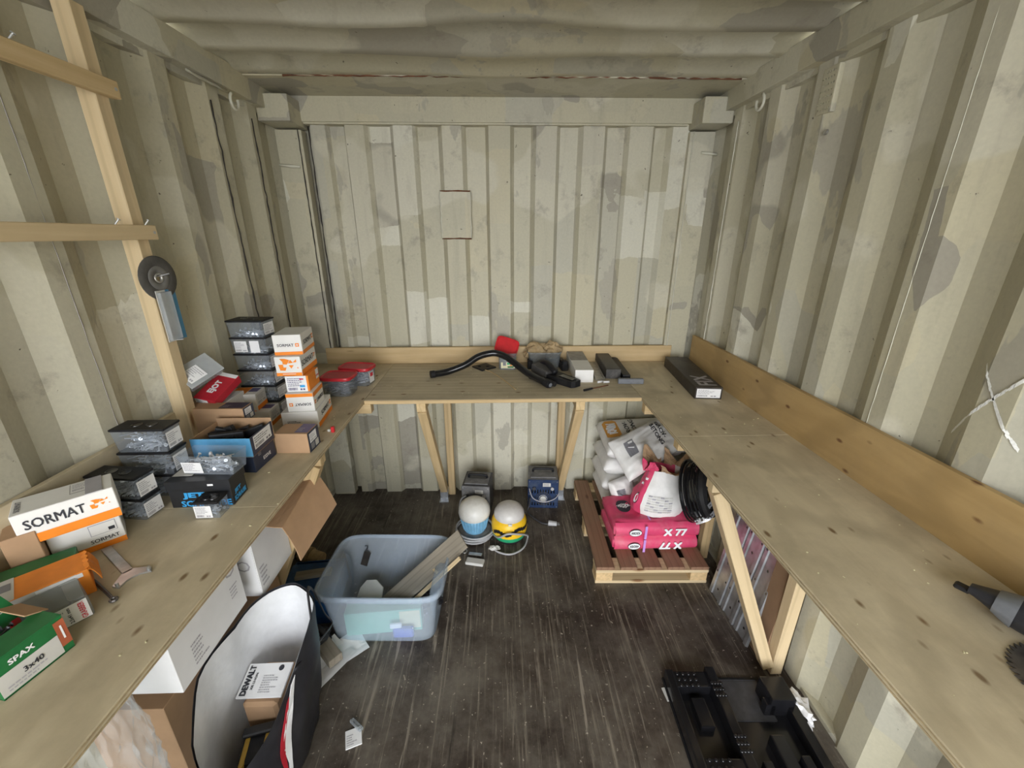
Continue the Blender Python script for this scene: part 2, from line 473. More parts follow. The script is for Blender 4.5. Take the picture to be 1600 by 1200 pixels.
def lettering(s, mapf, u, v, mat, parent, height=None, width=None, rot=0.0, bold=0.015, name='lettering', sx=1.0):
    V, F, w, h = text2d(s, bold)
    k = (height / h) if height else (width / w)
    kx = (width / w) if (width and height) else k
    c, sn = math.cos(rot), math.sin(rot)
    P = [(u + (x * kx * sx) * c - y * k * sn, v + (x * kx * sx) * sn + y * k * c) for x, y in V]
    per = len(P) // 4 if bold > 0 else len(P) + 1
    me = bpy.data.meshes.new(name); Q = []; e = 1e-3 * max(k * h, 1e-4)
    for i, (x, y) in enumerate(P):                              # each heavier layer a hair above the last
        p = Vector(mapf(x, y)); n = (Vector(mapf(x + e, y)) - p).cross(Vector(mapf(x, y + e)) - p)
        Q.append(tuple(p + (n.normalized() * (i // per) * 0.00015 if n.length > 0 else Vector())))
    me.from_pydata(Q, [], F); me.update()
    return link(name, me, mat, parent)
def rect(mapf, u, v, w, h, mat, parent, name='label', rot=0.0, n=1):
    V = []; F = []
    c, sn = math.cos(rot), math.sin(rot)
    for i in range(n + 1):
        for j in range(n + 1):
            x = (i / n - .5) * w; y = (j / n - .5) * h
            V.append((u + x * c - y * sn, v + x * sn + y * c))
    for i in range(n):
        for j in range(n):
            a = i * (n + 1) + j
            F.append((a, a + n + 1, a + n + 2, a + 1))
    return lay(name, V, F, mapf, mat, parent)
def poly2d(pts, mapf, mat, parent, name='print', u=0, v=0, k=1.0):
    return lay(name, [(u + x * k, v + y * k) for x, y in pts], [tuple(range(len(pts)))], mapf, mat, parent)
def polys2d(pl_, mapf, mat, parent, name='print', u=0, v=0, k=1.0):
    V = []; F = []
    for pts in pl_:
        F.append(tuple(range(len(V), len(V) + len(pts)))); V += [(u + x * k, v + y * k) for x, y in pts]
    return lay(name, V, F, mapf, mat, parent)
def fine_print(mapf, u, v, w, h, mat, parent, rows=5, seed=1, bars=True):
    """rows of small print and a barcode on a label"""
    rnd = random.Random(seed); V = []; F = []
    def q(x0, y0, x1, y1):
        a = len(V); V.extend([(u + x0, v + y0), (u + x1, v + y0), (u + x1, v + y1), (u + x0, v + y1)]); F.append((a, a + 1, a + 2, a + 3))
    rh = h / (rows + (2.2 if bars else 0.2))
    for r in range(rows):
        y = h / 2 - (r + 0.8) * rh; x = -w / 2; end = -w / 2 + w * rnd.uniform(0.45, 0.95)
        while x < end:
            l = rnd.uniform(.04, .14) * w; q(x, y, min(end, x + l), y + rh * 0.42); x += l + 0.025 * w
    if bars:
        x = -w / 2
        while x < -w / 2 + w * 0.5:
            l = rnd.uniform(.008, .03) * w; q(x, -h / 2, x + l, -h / 2 + rh * 1.5); x += l + rnd.uniform(.008, .02) * w
        q(w * .18, -h / 2, w * .30, -h / 2 + rh); q(w * .34, -h / 2, w * .46, -h / 2 + rh)
    return lay('small_print', V, F, mapf, mat, parent)
def face(f, L, W, H, off=0.0007, taper=1.0):
    """(u, v) from the face centre of an upright box whose base centre is the origin"""
    if f == 'F': return lambda u, v: (u, -W / 2 - off, H / 2 + v)
    if f == 'B': return lambda u, v: (-u, W / 2 + off, H / 2 + v)
    if f == 'R': return lambda u, v: (L / 2 + off, u, H / 2 + v)
    if f == 'L': return lambda u, v: (-L / 2 - off, -u, H / 2 + v)
    return lambda u, v: (u, v, H + off)
def carton(name, label, L, W, H, loc, rz=0.0, mat='card_brown', group=None, rx=0.0, ry=0.0, cat='box', bev=0.0015):
    """closed carton: the mesh is the thing, prints and labels are its parts"""
    b = MB(); b.box((0, 0, H / 2), (L, W, H), bev=bev)
    o = link(name, b.mesh(name), mat)
    o.location = loc; o.rotation_euler = (rx, ry, rz)
    tag(o, label, cat, group)
    fs = {f: face(f, L, W, H) for f in 'FBRLT'}
    return o, fs

# ================================================================ THE SETTING
XL, XR, YB, YD, ZC = -1.15, 1.16, 0.045, -4.2, 2.35
def struct(o): o['kind'] = 'structure'; return o

b = MB(); b.box((0, (YD + .15) / 2, -0.015), (2.44, .15 - YD, 0.03))
floor = struct(b.build('floor', 'floor_ply'))
b = MB(); b.box((0, YD - 7.0, -0.2), (30, 13.6, 0.1)); struct(b.build('ground', 'gravel'))

def corrugated(name, mat, prof, axis, z0, z1, rows=24, wob=0.0018):
    """prof: list of (along, depth); vertical sheet with a little waviness"""
    b = MB(); nz = rows; g = []
    for (a, d) in prof:
        col = []
        for j in range(nz + 1):
            z = z0 + (z1 - z0) * j / nz
            w = noise.noise(Vector((a * 3.1, z * 2.0, d * 5 + 3))) * wob * 2
            p = (d + w, a, z) if axis == 'Y' else (a + w * .6, d + w, z)
            col.append(b.bm.verts.new(p))
        g.append(col)
    for i in range(len(g) - 1):
        for j in range(nz): b.bm.faces.new((g[i][j], g[i + 1][j], g[i + 1][j + 1], g[i][j + 1]))
    return struct(b.build(name, mat))
def side_profile(x_in, sgn):
    P = 0.285; pts = []
    yc = -1.3075
    k = -11
    rows = []
    while yc + k * P < 0.3:
        c = yc + k * P
        rows += [(c - .0363, 0), (c + .0363, 0), (c + .1063, 1), (c + .1787, 1)]
        k += 1
    rows = [(y, d) for y, d in rows if YD <= y <= 0.10]
    rows = [(YD, rows[0][1])] + rows + [(0.12, rows[-1][1])]
    return [(y, x_in + sgn * d * 0.036) for y, d in rows]
wall_right = corrugated('wall_right', 'paint_side', side_profile(XR, 1), 'Y', 0.0, 2.30)
wall_left = corrugated('wall_left', 'paint_side', side_profile(XL, -1), 'Y', 0.0, 2.30)
# back wall: crest centres measured every 0.2485 m
bp = [(-1.0, .10), (-.975, .052), (-.90, .052), (-.885, .082), (-.812, .082)]
crests = [(-.797, -.699), (-.548, -.449), (-.295, -.193), (-.05, .064), (.202, .311), (.453, .566), (.700, .823)]
for a, c in crests: bp += [(a, YB), (c, YB), (c + .022, YB + .036), (a + .2485 - .022, YB + .036)]
bp = bp[:-1] + [(.905, .082), (.93, .052), (1.02, .052), (1.045, .10)]
bp = [(-1.22, .12), (-1.0, .12)] + bp[1:-1] + [(1.02, .12), (1.22, .12)]
wall_back = corrugated('wall_back', 'paint_back', bp, 'X', 0.0, 2.25)

# roof sheet with crosswise corrugations, sagging a little in the middle
b = MB(); ys = []
for k in range(-1, 19):
    y = -.335 - .212 * k
    ys += [(y, 0), (y - .045, 1), (y - .115, 1), (y - .16, 0)]
ys = sorted([(y, d) for y, d in ys if YD < y < -.27])
ys = [(YD, 0)] + ys + [(-.26, 0)]
g = []
for y, d in ys:
    row = []
    for i in range(33):
        x = -1.2 + 2.4 * i / 32
        s = math.exp(-((x - .03) / .30) ** 2) * (0.018 * math.sin(y * 7 + 1.0)) + noise.noise(Vector((x * 1.7, y * 2.2, 5))) * 0.012
        yy = y + math.exp(-((x - .05) / .35) ** 2) * 0.02 * math.sin(y * 11)
        if y > -.27: s = 0
        row.append(b.bm.verts.new((x, yy, ZC + 0.002 + d * 0.026 + s)))
    g.append(row)
for i in range(len(g) - 1):
    for j in range(32): b.bm.faces.new((g[i][j], g[i + 1][j], g[i + 1][j + 1], g[i][j + 1]))
ceiling = struct(b.build('ceiling', 'paint_roof')); shade_auto(ceiling, 50)
tn = [0]
def trim(c, d, mat='paint_frame', m=None, bev=0.004):
    tn[0] += 1
    b = MB(); b.box(c, d, m=m, bev=bev, seg=2)
    return struct(b.build('trim_%d' % tn[0], mat))
trim((0, -.08, ZC + .012), (2.42, .37, .03))                       # roof end plate
trim((0, .07, 2.294), (2.50, .10, .118))                           # back header beam
trim((0, .066, 2.232), (2.0, .075, .012))                          # lip under the header
for s, x in ((-1, XL), (1, XR)):
    trim((x + s * .015, (YD + .1) / 2, 2.312), (.105, .1 - YD, .10))           # top side rail
    trim((x + s * .03, (YD + .1) / 2, 2.255), (.05, .1 - YD, .03))             # lower lip of the rail
    trim((x + s * .035, (YD + .1) / 2, -.005), (.055, .1 - YD, .05))
    trim((s * 1.082, .055, 1.10), (.135, .06, 2.2))                # corner post plate
    trim((s * 1.085 + .005, -.01, 2.266), (.155, .20, .115), bev=.008)  # corner casting
# added unseen open door leaf at the right jamb, keeps sky off the left wall
b = MB(); b.box((1.215, YD - .62, 1.15), (.05, 1.16, 2.25), bev=.01)
for k in range(5): b.box((1.185, YD - .62, .3 + k * .42), (.02, 1.0, .16), bev=.008)
d1 = struct(b.build('added_door_1', 'paint_frame'))
for x in (XL - .05, XR + .05): trim((x, YD - .02, 1.15), (.12, .10, 2.4))
trim((0, YD - .02, 2.38), (2.5, .10, .12))
# wrinkled weld seams: thin ragged beads on walls and frame
def bead(name, pts, r, mat, parent, jit=.002, n=5):
    rnd = random.Random(len(pts) + int(abs(pts[0][0]) * 991)); out = []
    for i in range(len(pts) - 1):
        a, c = Vector(pts[i]), Vector(pts[i + 1]); K = max(2, int((c - a).length / .03))
        for k in range(K): out.append(a.lerp(c, k / K) + Vector([rnd.uniform(-jit, jit) for _ in range(3)]))
    out.append(Vector(pts[-1]))
    b = MB(); b.tube(out, lambda t: r * (0.7 + 0.6 * rnd.random()), n=n)
    return b.build(name, mat, parent, True)
bead('weld_seam', [(-.985, .050, 2.22), (-.985, .050, 1.0)], .0035, 'matt_dark', wall_back, .0015)
bead('weld_seam', [(-1.03, .020, 2.2), (-1.03, .022, .95)], .003, 'matt_dark', wall_back, .001)
bead('weld_seam', [(1.032, .020, 2.2), (1.032, .022, .95)], .003, 'paint_pale', wall_back, .001)
bead('weld_seam', [(-.94, -.262, 2.349), (-.30, -.262, 2.349), (1.1, -.262, 2.349)], .004, 'rust', ceiling, .002)
bead('weld_seam', [(XR - .001, -1.30, 2.25), (XR - .001, -1.295, 1.12)], .0011, 'paint_pale', wall_right, .0006)
bead('weld_seam', [(XL + .001, -1.30, 2.25), (XL + .001, -1.295, 1.12)], .0011, 'ink_dust', wall_left, .0006)
bead('weld_seam', [(XL + .002, -.48, 2.20), (XL + .002, -.45, 1.0)], .003, 'matt_dark', wall_left, .002)
bead('weld_seam', [(XL + .004, -.185, 2.2), (XL + .004, -.18, 1.0)], .003, 'matt_dark', wall_left, .002)
bead('weld_seam', [(XR - .004, -.185, 2.2), (XR - .004, -.18, 1.1)], .0025, 'paint_pale', wall_right, .001)
bead('weld_seam', [(XL + .02, -.62, 2.256), (XL + .03, -.40, 2.25)], .006, 'paint_frame', wall_left, .003)
for x0, x1, z0 in ((-1.15, -1.045, 2.03), (1.085, 1.17, 2.095)):   # lashing bar stubs on the corner posts
    b = MB(); b.tube([(x0, .022, z0 + .006), ((x0 + x1) / 2, .012, z0), (x1, .022, z0 - .002)], .007, 8)
    tag(b.build('lashing_bar', 'paint_pale', None, True), 'short painted lashing bar welded across the corner post near the ' + ('ring and wooden wall rack' if x0 < 0 else 'perforated vent'), 'bar')
for sx, y in ((-1, -.36), (1, -.40)):                              # lashing rings under the rails
    b = MB(); pts = []
    for k in range(13):
        a = math.pi * 1.5 * k / 12 - .4
        pts.append((sx * (1.118 if sx < 0 else 1.128), y + .028 * math.cos(a), 2.225 - .030 * math.sin(a)))
    b.tube(pts, .006, 8)
    tag(b.build('lashing_ring', 'paint_pale', None, True), 'painted steel lashing ring under the roof rail on the wall ' + ('with the wooden rack' if sx < 0 else 'with the perforated vent'), 'ring')
# rust-edged patch plate welded into the back wall
b = MB(); b.box((-.238, YB - .003, 1.79), (.165, .006, .245), bev=.001)
pp = tag(b.build('patch_plate', 'paint_back'), 'rectangular welded repair plate with rusty edges on the back wall', 'plate')
for pts in ([(-.32, YB - .006, 1.913), (-.155, YB - .006, 1.913)], [(-.32, YB - .006, 1.668), (-.155, YB - .006, 1.668)]):
    bead('weld_seam', pts, .0035, 'rust', pp, .002)
for x in (-.32, -.156): bead('weld_seam', [(x, YB - .006, 1.668), (x, YB - .006, 1.913)], .003, 'paint_pale', pp, .002)
# perforated vent on the right wall, dirty
vm = Matrix.Rotation(R(0), 4, 'Z')
b = MB(); b.box((XR + .006, -.772, 2.165), (.02, .075, .145), bev=.006, seg=2)
vent = tag(b.build('wall_vent', 'paint_frame'), 'small dirty perforated vent plate high on the corrugated wall', 'vent')
b = MB()
for i in range(5):
    for j in range(7):
        y = -.772 + (i - 2) * .013 + (j % 2) * .005; z = 2.165 + (j - 3) * .019
        rr_ = random.uniform(.0028, .0048); b.cyl((XR - .010, y, z), (XR + .010, y, z), rr_, n=8)
cut(vent, b)
b = MB(); b.cyl((XR - .005, -.81, 2.03), (XR + .002, -.81, 2.03), .009, n=12)
tag(b.build('wall_bolt', 'steel_worn'), 'round bolt head in the corrugated wall below the vent', 'bolt')
# chalk cross on the right wall
def chalk(a, c, n=26):
    rnd = random.Random(int(a[0] * 1e4)); P = []
    b = MB()
    for k in range(n):
        t0, t1 = k / n, (k + 1.15) / n
        def pt(t, o):
            y = a[0] + (c[0] - a[0]) * t + math.sin(t * 3.1) * .006; z = a[1] + (c[1] - a[1]) * t + o
            return y, z
        w = .003 + rnd.random() * .004
        y0, z0 = pt(t0, -w); y1, z1 = pt(t1, -w); y2, z2 = pt(t1, w); y3, z3 = pt(t0, w)
        b.quad((sx(y0), y0, z0), (sx(y1), y1, z1), (sx(y2), y2, z2), (sx(y3), y3, z3))
    return b
def sx(y):
    pr = side_profile(XR, 1)
    for (ya, xa), (yb, xb) in zip(pr, pr[1:]):
        if ya <= y <= yb: return xa + (xb - xa) * (y - ya) / max(1e-6, yb - ya) - .004
    return XR - .004
b = chalk((-1.545, 1.40), (-1.66, 1.23)); cm = b.build('chalk_stroke', 'chalk')
tag(cm, 'white chalk cross drawn on the corrugated wall', 'chalk mark')
b = chalk((-1.515, 1.205), (-1.66, 1.43)); b.build('chalk_stroke', 'chalk', cm)

# ================================================================ WORKBENCHES
ZB = 0.942; TH = 0.019
def sheet(name, x0, x1, y0, y1, mat, root, z=ZB):
    b = MB(); b.box(((x0 + x1) / 2, (y0 + y1) / 2, z - TH / 2), (x1 - x0, y1 - y0, TH), bev=.0012)
    o = b.build(name, mat); keep(o, root)
    # layered edge strip
    return o
wl = tag(empty('workbench', (-.9, -1.2, 0)), 'plywood wall bench crowded with screw boxes and cartons', 'workbench')
wb_ = tag(empty('workbench', (0, -.3, 0)), 'plywood bench along the back wall holding the black hose', 'workbench')
wr = tag(empty('workbench', (.92, -1.2, 0)), 'nearly empty plywood wall bench above the pallet of cement sacks', 'workbench')
sheet('tabletop', -1.135, -.657, -2.44, -1.42, 'ply', wl)
sheet('tabletop', -1.135, -.657, -1.419, .04, 'ply', wl)
sheet('tabletop', -.655, .688, -.592, .043, 'ply_cross', wb_)
sheet('tabletop', .690, 1.142, -1.009, .04, 'ply', wr)
sheet('tabletop', .690, 1.142, -2.44, -1.011, 'ply', wr)
for root, x, y0, y1 in ((wl, -.6565, -2.44, .0), (wr, .6895, -2.44, 0.0)):   # laminated front edges
    for k in (-1, 1):
        b = MB(); b.box((x, (y0 + y1) / 2, ZB - TH / 2 + k * .0045), (.0016, y1 - y0, .0028)); keep(b.build('edge_ply', 'ply_edge'), root)
beam('edge_strip', (-.655, -.594, ZB - .010), (.688, -.594, ZB - .010), .006, .018, 'pine', wb_)
ub = beam('upstand_board', (-1.062, .028, ZB + .05), (1.062, .028, ZB + .05), .024, .100, 'pine', None)
tag(ub, 'pine upstand board along the back wall behind the black hose', 'board')
b = MB(); b.box((1.150, -1.255, ZB + .0925), (.018, 2.37, .187), bev=.001); tag(b.build('upstand_board', 'ply_golden'), 'long golden plywood upstand board behind the nearly empty bench', 'board')
b = MB(); b.box((-1.141, -1.40, ZB + .083), (.016, 2.08, .168), bev=.001); tag(b.build('upstand_board', 'ply'), 'plywood upstand board behind the crowded bench', 'board')
ZA = ZB - TH
def bracket_side(root, y, s, wall, front, w=.045, diag=True, post=True, arm=True, mat='pine', foot=0.0):
    if arm: beam('bracket_arm', (wall, y, ZA - .024), (front, y, ZA - .024), w, .048, mat, root)
    if post: beam('post', (wall - s * .024, y, foot), (wall - s * .024, y, ZA - .048), .046, w, mat, root, side=(0, 1, 0))
    if diag: beam('brace', (front - s * -.028, y, ZA - .05), (wall - s * .06, y, .035), w, .048, mat, root, side=(0, 1, 0))
bracket_side(wr, -1.272, 1, 1.135, .705, mat='pine_pale')
bracket_side(wr, -.985, 1, 1.135, .705, diag=False, post=False)
bracket_side(wr, -.625, 1, 1.135, .690, diag=False)
bracket_side(wl, -1.06, -1, -1.125, -.672, mat='pine')
bracket_side(wl, -.575, -1, -1.125, -.625, diag=False, post=False)
for x, m_ in ((-.388, 'pine'), (.392, 'pine')):
    beam('bracket_arm', (x, .03, ZA - .024), (x, -.585, ZA - .024), .045, .048, m_, wb_)
    beam('post', (x + (.045 if x < 0 else -.0), .018, .0), (x + (.045 if x < 0 else -.0), .018, ZA - .03), .045, .045, m_, wb_, side=(0, 1, 0))
    beam('brace', (x, -.555, ZA - .05), (x, -.05, .075), .045, .045, m_, wb_, side=(1, 0, 0))
    b = MB(); b.box((x, -.045, .04), (.052, .05, .075), bev=.002); b.box((x, -.07, .004), (.06, .05, .006))
    keep(b.build('bracket_shoe', 'galvanised'), wb_)
    for k in range(4):
        b = MB(); b.sphere((x + (-.014 if k % 2 else .014), -.0715, .03 + .03 * (k // 2)), .004, 8, 5); keep(b.build('screw_head', 'steel'), wb_)
beam('ledger', (-.63, .02, ZA - .024), (.66, .02, ZA - .024), .03, .046, 'pine', wb_)

# ---- wooden wall rack: post and two rails
rk = tag(empty('timber_rack', (-1.12, -1.1, ZB)), 'unpainted timber wall rack of a tall post with two screwed rails', 'rack')
beam('post', (-1.115, -1.08, ZB), (-1.115, -1.08, 2.262), .048, .044, 'pine_pale', rk, side=(0, 1, 0))
beam('rail', (-1.078, -2.3, 1.698), (-1.078, -1.048, 1.698), .024, .042, 'pine_pale', rk)
beam('rail', (-1.078, -2.3, 2.075), (-1.078, -1.045, 2.075), .024, .044, 'pine', rk)
for y, z in ((-1.085, 1.714), (-1.19, 1.714), (-1.32, 2.092)):
    b = MB(); b.cyl((-1.08, y, z - .006), (-1.066, y + .012, z + .018), .0022, n=6); b.cyl((-1.066, y + .012, z + .018), (-1.065, y + .013, z + .020), .005, n=8)
    keep(b.build('screw', 'steel'), rk)
for y, z in ((-1.060, 1.698), (-1.058, 2.075)):
    b = MB(); b.cyl((-1.0665, y, z), (-1.0645, y, z), .0045, n=10); keep(b.build('screw_head', 'steel'), rk)
b = MB(); b.cyl((-1.093, -1.075, 1.36), (-1.06, -1.068, 1.362), .002, n=6); keep(b.build('screw', 'steel'), rk)
b = MB(); b.cyl((-1.093, -1.072, 1.565), (-1.05, -1.068, 1.575), .0022, n=6); keep(b.build('screw', 'steel'), rk)

# grinding disc hanging on a screw of the post
d = empty('grinding_disc', (-1.082, -1.075, 1.562), 0, 0, 0)
tag(d, 'grey abrasive grinding disc hanging from the wooden post', 'grinding disc')
mrot = Matrix.Rotation(R(90), 4, 'Y') @ Matrix.Rotation(R(6), 4, 'X')
def disc(prof, mat, nm, n=32):
    b = MB(); b.lathe(prof, n, m=mrot); return b.build(nm, mat, d, True)
disc([(.010, -.0016), (.066, -.0016), (.068, 0), (.066, .0016), (.010, .0016), (.010, -.0016)], 'disc_grey', 'abrasive_rim')
disc([(.014, .0018), (.036, .0018), (.037, .0026), (.036, .0034), (.014, .003), (.014, .0018)], 'disc_ring', 'label_ring')
disc([(.010, -.0022), (.016, -.0022), (.016, .0042), (.010, .0042), (.010, -.0022)], 'steel_worn', 'arbor_ring', 20)
# blister pack of blades under it
e = empty('blister_pack', (-1.080, -1.068, 1.43), R(0))
tag(e, 'clear blister pack of blades on a blue card hanging on the post', 'blister pack')
b = MB(); b.box((.001, .022, .012), (.002, .042, .165), bev=.0006); b.build('backing_card', 'blister_blue', e)
b = MB(); b.box((.001, -.019, .012), (.002, .040, .165), bev=.0006); b.build('backing_card', 'label_grey', e)
b = MB(); b.box((.008, -.012, .012), (.012, .048, .155), bev=.004, seg=2); b.build('blister', 'film_blister', e)
for k in range(3):
    b = MB(); b.box((.006, -.026 + k * .013, .01), (.002, .009, .13)); b.build('blade', 'steel', e)

# ================================================================ THINGS ON THE CROWDED BENCH
def logo_arrow(fs, u, v, k, parent, mat='orange_print'):
    """the angular S mark of the carton print: two bent arrows and small wedges"""
    polys2d([[(-1.1, .75), (-.75, .35), (-.75, .0), (-.25, -.05), (.15, .55), (-.45, .75)],
             [(-1.35, -.05), (-.75, -.05), (-.75, -.45), (-.35, -.45), (-.55, -.9), (-1.2, -.85)],
             [(-.1, .1), (.25, .6), (.55, .15)], [(.5, .2), (1.0, .65), (1.0, .25)],
             [(-.05, -.15), (.25, -.62), (.6, -.15)], [(.95, -.55), (1.1, -.4), (1.15, -.65)]], fs, mat, parent, 'logo', u, v, k)
def logo_square(fs, u, v, k, parent):
    polys2d([[(-1, -1), (1, -1), (1, 1), (-1, 1)]], fs, 'orange_print', parent, 'logo', u, v, k)
    polys2d([[(-.55, -.2), (.55, -.2), (.55, .2), (-.55, .2)], [(-.2, -.55), (.2, -.55), (.2, .55), (-.2, .55)]], lift(fs), 'white_print', parent, 'logo_cross', u, v, k)
def lift(fs, d=.0006):
    """the same face, a hair further out"""
    o = Vector(fs(0, 0)); n = (Vector(fs(1, 0)) - o).cross(Vector(fs(0, 1)) - o).normalized() * d
    return lambda u, v: tuple(Vector(fs(u, v)) + n)

# ---- clear screw boxes with black lids
_sb = {}
def screws_mesh(L, W, H, n, ln, seed, fill=0.8):
    rnd = random.Random(seed); b = MB()
    for i in range(n):
        z = .006 + rnd.random() ** 1.4 * (H * fill - .012)
        a = rnd.uniform(0, math.pi * 2); el = rnd.uniform(-.35, .35); l = ln * rnd.uniform(.8, 1.0)
        dx, dy, dz = math.cos(a) * math.cos(el), math.sin(a) * math.cos(el), math.sin(el)
        hx = max(.002, L * .45 - abs(dx) * l / 2); hy = max(.002, W * .45 - abs(dy) * l / 2)
        l2 = min(l, W * .8 / max(.25, abs(dy)), L * .8 / max(.2, abs(dx)))
        c = Vector((rnd.uniform(-hx, hx), rnd.uniform(-hy, hy), z)); d = Vector((dx, dy, dz)) * l2 / 2
        d.z = max(-(z - .004), min(H * .9 - z, d.z))
        b.cyl(c - d, c + d, .0022, .0014, n=5)
        b.cyl(c - d, c - d * .9, .0052, .0030, n=6)
    return b.mesh('screws')
def screw_box(label, L, W, H, loc, rz=0.0, group=None, fill='screw_zinc', n=55, sticker='R', sw=.7, seed=1, level=.8, cat='screw box'):
    key = (round(L, 3), round(W, 3), round(H, 3), n, fill)
    if key not in _sb:
        lt = .007
        b = MB(); b.box((0, 0, (H - lt) / 2), (L * .97, W * .96, H - lt), bev=.003, seg=2, taper=.92)
        body = b.mesh('body')
        b = MB(); b.box((0, 0, H - lt / 2), (L, W, lt), bev=.0025, seg=2); lid = b.mesh('lid')
        b = MB()
        for s in (-1, 1):
            b.lathe([(.0001, .0006), (.011, .0006), (.012, .0016), (.0145, .0018), (.015, 0)], 18, c=(s * L * .14, 0, H))
        rec = b.mesh('grip_recess')
        _sb[key] = (body, lid, rec, screws_mesh(L * .9, W * .88, H * .85, n, min(.06, L * .45), seed, level))
    body, lid, rec, sc = _sb[key]
    root = empty('screw_box', loc, rz); tag(root, label, cat, group)
    link('body', body, 'clear_box', root); ld = link('lid', lid, 'black_plastic', root)
    link('grip_recess', rec, 'black_gloss', ld)
    s = link('screws', sc, fill, root); s['kind'] = 'stuff'
    if sticker:
        base = face(sticker, L * .965, W * .955, H - .007, .0012)
        span = (W if sticker == 'R' else L) * sw
        off = 0 if sticker == 'R' else -L * .22
        if sticker == 'F': span = L * .34
        rect(base, off, 0, span, H * .66, 'label_white', root)
        fine_print(lift(base), off, 0, span * .86, H * .54, 'ink_soft', root, 5, seed)
    return root
gA = 'clear screw boxes in the tall stack'
tall = ['topmost', 'second from the top', 'third from the top', 'fourth from the top', 'second from the bottom', 'bottom one']
for k in range(6):
    z = ZB + (5 - k) * .070
    screw_box('clear black-lidded screw box, %s of the tall stack of six' % tall[k], .150, .095, .070, (-1.042 + k * .0015, -.71, z), R(-2.2 + (k % 2) * 1.2), gA,
              'screw_zinc', 50, 'F' if k == 1 else 'R', .75, 3 + k, .45 if k == 0 else .8)
b = MB(); b.box((-1.015, -.7605, ZB + 4 * .07 + .032), (.038, .001, .05)); tag(b.build('paper_slip', 'white_print'), 'white paper slip stuck on the second box of the tall screw box stack', 'paper')
gB = 'clear screw boxes stacked three high'
for k, nm in enumerate(('bottom', 'middle', 'top')):
    screw_box('clear screw box with black lid, %s of the three stacked by the wooden post' % nm, .153, .070, .075, (-1.044, -1.325, ZB + k * .075), R(0.5), gB, 'screw_zinc', 56, 'R', .8, 21)
gC = 'clear screw boxes stacked two high'
for k, nm in enumerate(('lower', 'upper')):
    screw_box('clear black-lidded screw box, %s of two beside the large white and orange carton' % nm, .150, .060, .0675, (-1.052, -1.438, ZB + k * .0675), R(-6.6), gC, 'screw_zinc', 50, 'R', .86, 31)
screw_box('small clear screw box with black lid and large front label before the black carton', .066, .051, .054, (-.819, -1.446, ZB), R(1.9), None, 'screw_zinc', 26, None, seed=41)
fsM = face('F', .064, .049, .047, .0012)
mroot = [o for o in bpy.data.objects if o.parent is None and o.get('label', '').startswith('small clear screw box')][0]
rect(fsM, -.010, 0, .046, .038, 'label_white', mroot); fine_print(lift(fsM), -.010, 0, .038, .032, 'ink_soft', mroot, 5, 5)

# open clear tray of screws on the black carton
t = empty('screw_tray', (-.852, -1.350, ZB + .087), R(-2.6)); tag(t, 'open clear plastic tray full of loose screws on the black carton', 'tray')
b = MB(); L, W, H = .160, .070, .062
b.grid(lambda u, v: ((L / 2 * (.88 + .12 * v)) * max(-1, min(1, 1.45 * math.cos(2 * math.pi * u))), (W / 2 * (.85 + .15 * v)) * max(-1, min(1, 1.45 * math.sin(2 * math.pi * u))), H * v), 32, 5, True)
b.box((0, 0, .001), (L * .86, W * .84, .002))
b.build('tray_body', 'clear_box', t)
link('screws', screws_mesh(L * .86, W * .84, H * .9, 85, .04, 77, .95), 'screw_zinc', t)['kind'] = 'stuff'
ff = lambda u, v: (u, -W / 2 * (.86 + .14 * (v + .03) / H) - .0035, .031 + v)
rect(ff, -.042, -.006, .058, .036, 'label_white', t); fine_print(lift(ff), -.042, -.004, .05, .028, 'ink_soft', t, 6, 9, False)

# ---- black carton with blue print
o, f = carton('screw_carton', 'black carton with bright blue block lettering under the screw tray', .170, .080, .086, (-.872, -1.374, ZB), R(3.7), 'black_card')
lettering('JET', f['F'], -.018, -.004, 'cyan_print', o, height=.022, width=.062, bold=.05); lettering('SCHRAUBE', f['F'], .012, -.030, 'cyan_print', o, height=.020, width=.138, bold=.03)
lettering('JET', f['R'], -.008, -.008, 'cyan_print', o, height=.016, width=.035, bold=.05); lettering('SCHRAUBE', f['R'], 0, -.027, 'cyan_print', o, height=.015, width=.062, bold=.05)
rect(f['F'], -.02, .020, .07, .006, 'cyan_print', o, 'print_band')
b = MB(); b.box((0, 0, .0), (.176, .084, .028), bev=.001); lid = b.build('carton_lid', 'black_card', o); lid.location = (0, 0, .0735)
rect(lambda u, v: (u, v, .0155), -.055, .012, .055, .05, 'label_grey', lid); rect(lambda u, v: (u, -.0428, v), .035, 0, .016, .006, 'white_print', lid, 'small_print')

# ---- navy carton and the open display carton on it
o, f = carton('screw_carton', 'dark navy carton with small white print under the open light-blue carton', .165, .125, .064, (-.897, -1.166, ZB), R(-2.0), 'navy')
lettering('ESSVE', f['R'], .01, -.004, 'white_print', o, height=.013); fine_print(f['R'], -.02, .02, .03, .012, 'ink_soft', o, 2, 8, False)
H0 = (-.901, -1.174, ZB + .065)
o = empty('open_carton', H0, R(0.2)); tag(o, 'open carton with light blue front panel full of black plastic fittings', 'open box')
L, W, H = .189, .140, .068
def panel(nm, c, d, mat, par, rz=0, m=None):
    b = MB(); b.box(c, d, rz, m=m, bev=.0008); return b.build(nm, mat, par)
panel('base', (0, 0, .002), (L, W, .004), 'card_brown', o)
panel('front_panel', (0, -W / 2 + .0015, H / 2), (L, .003, H), 'sky_blue', o)
panel('back_panel', (0, W / 2 - .0015, H / 2 + .006), (L, .003, H + .012), 'card_brown', o)
panel('side_panel', (-L / 2 + .0015, 0, H / 2), (.003, W - .006, H), 'card_brown', o)
sp = panel('side_panel', (L / 2 - .0015, 0, H / 2), (.003, W - .006, H), 'navy', o)
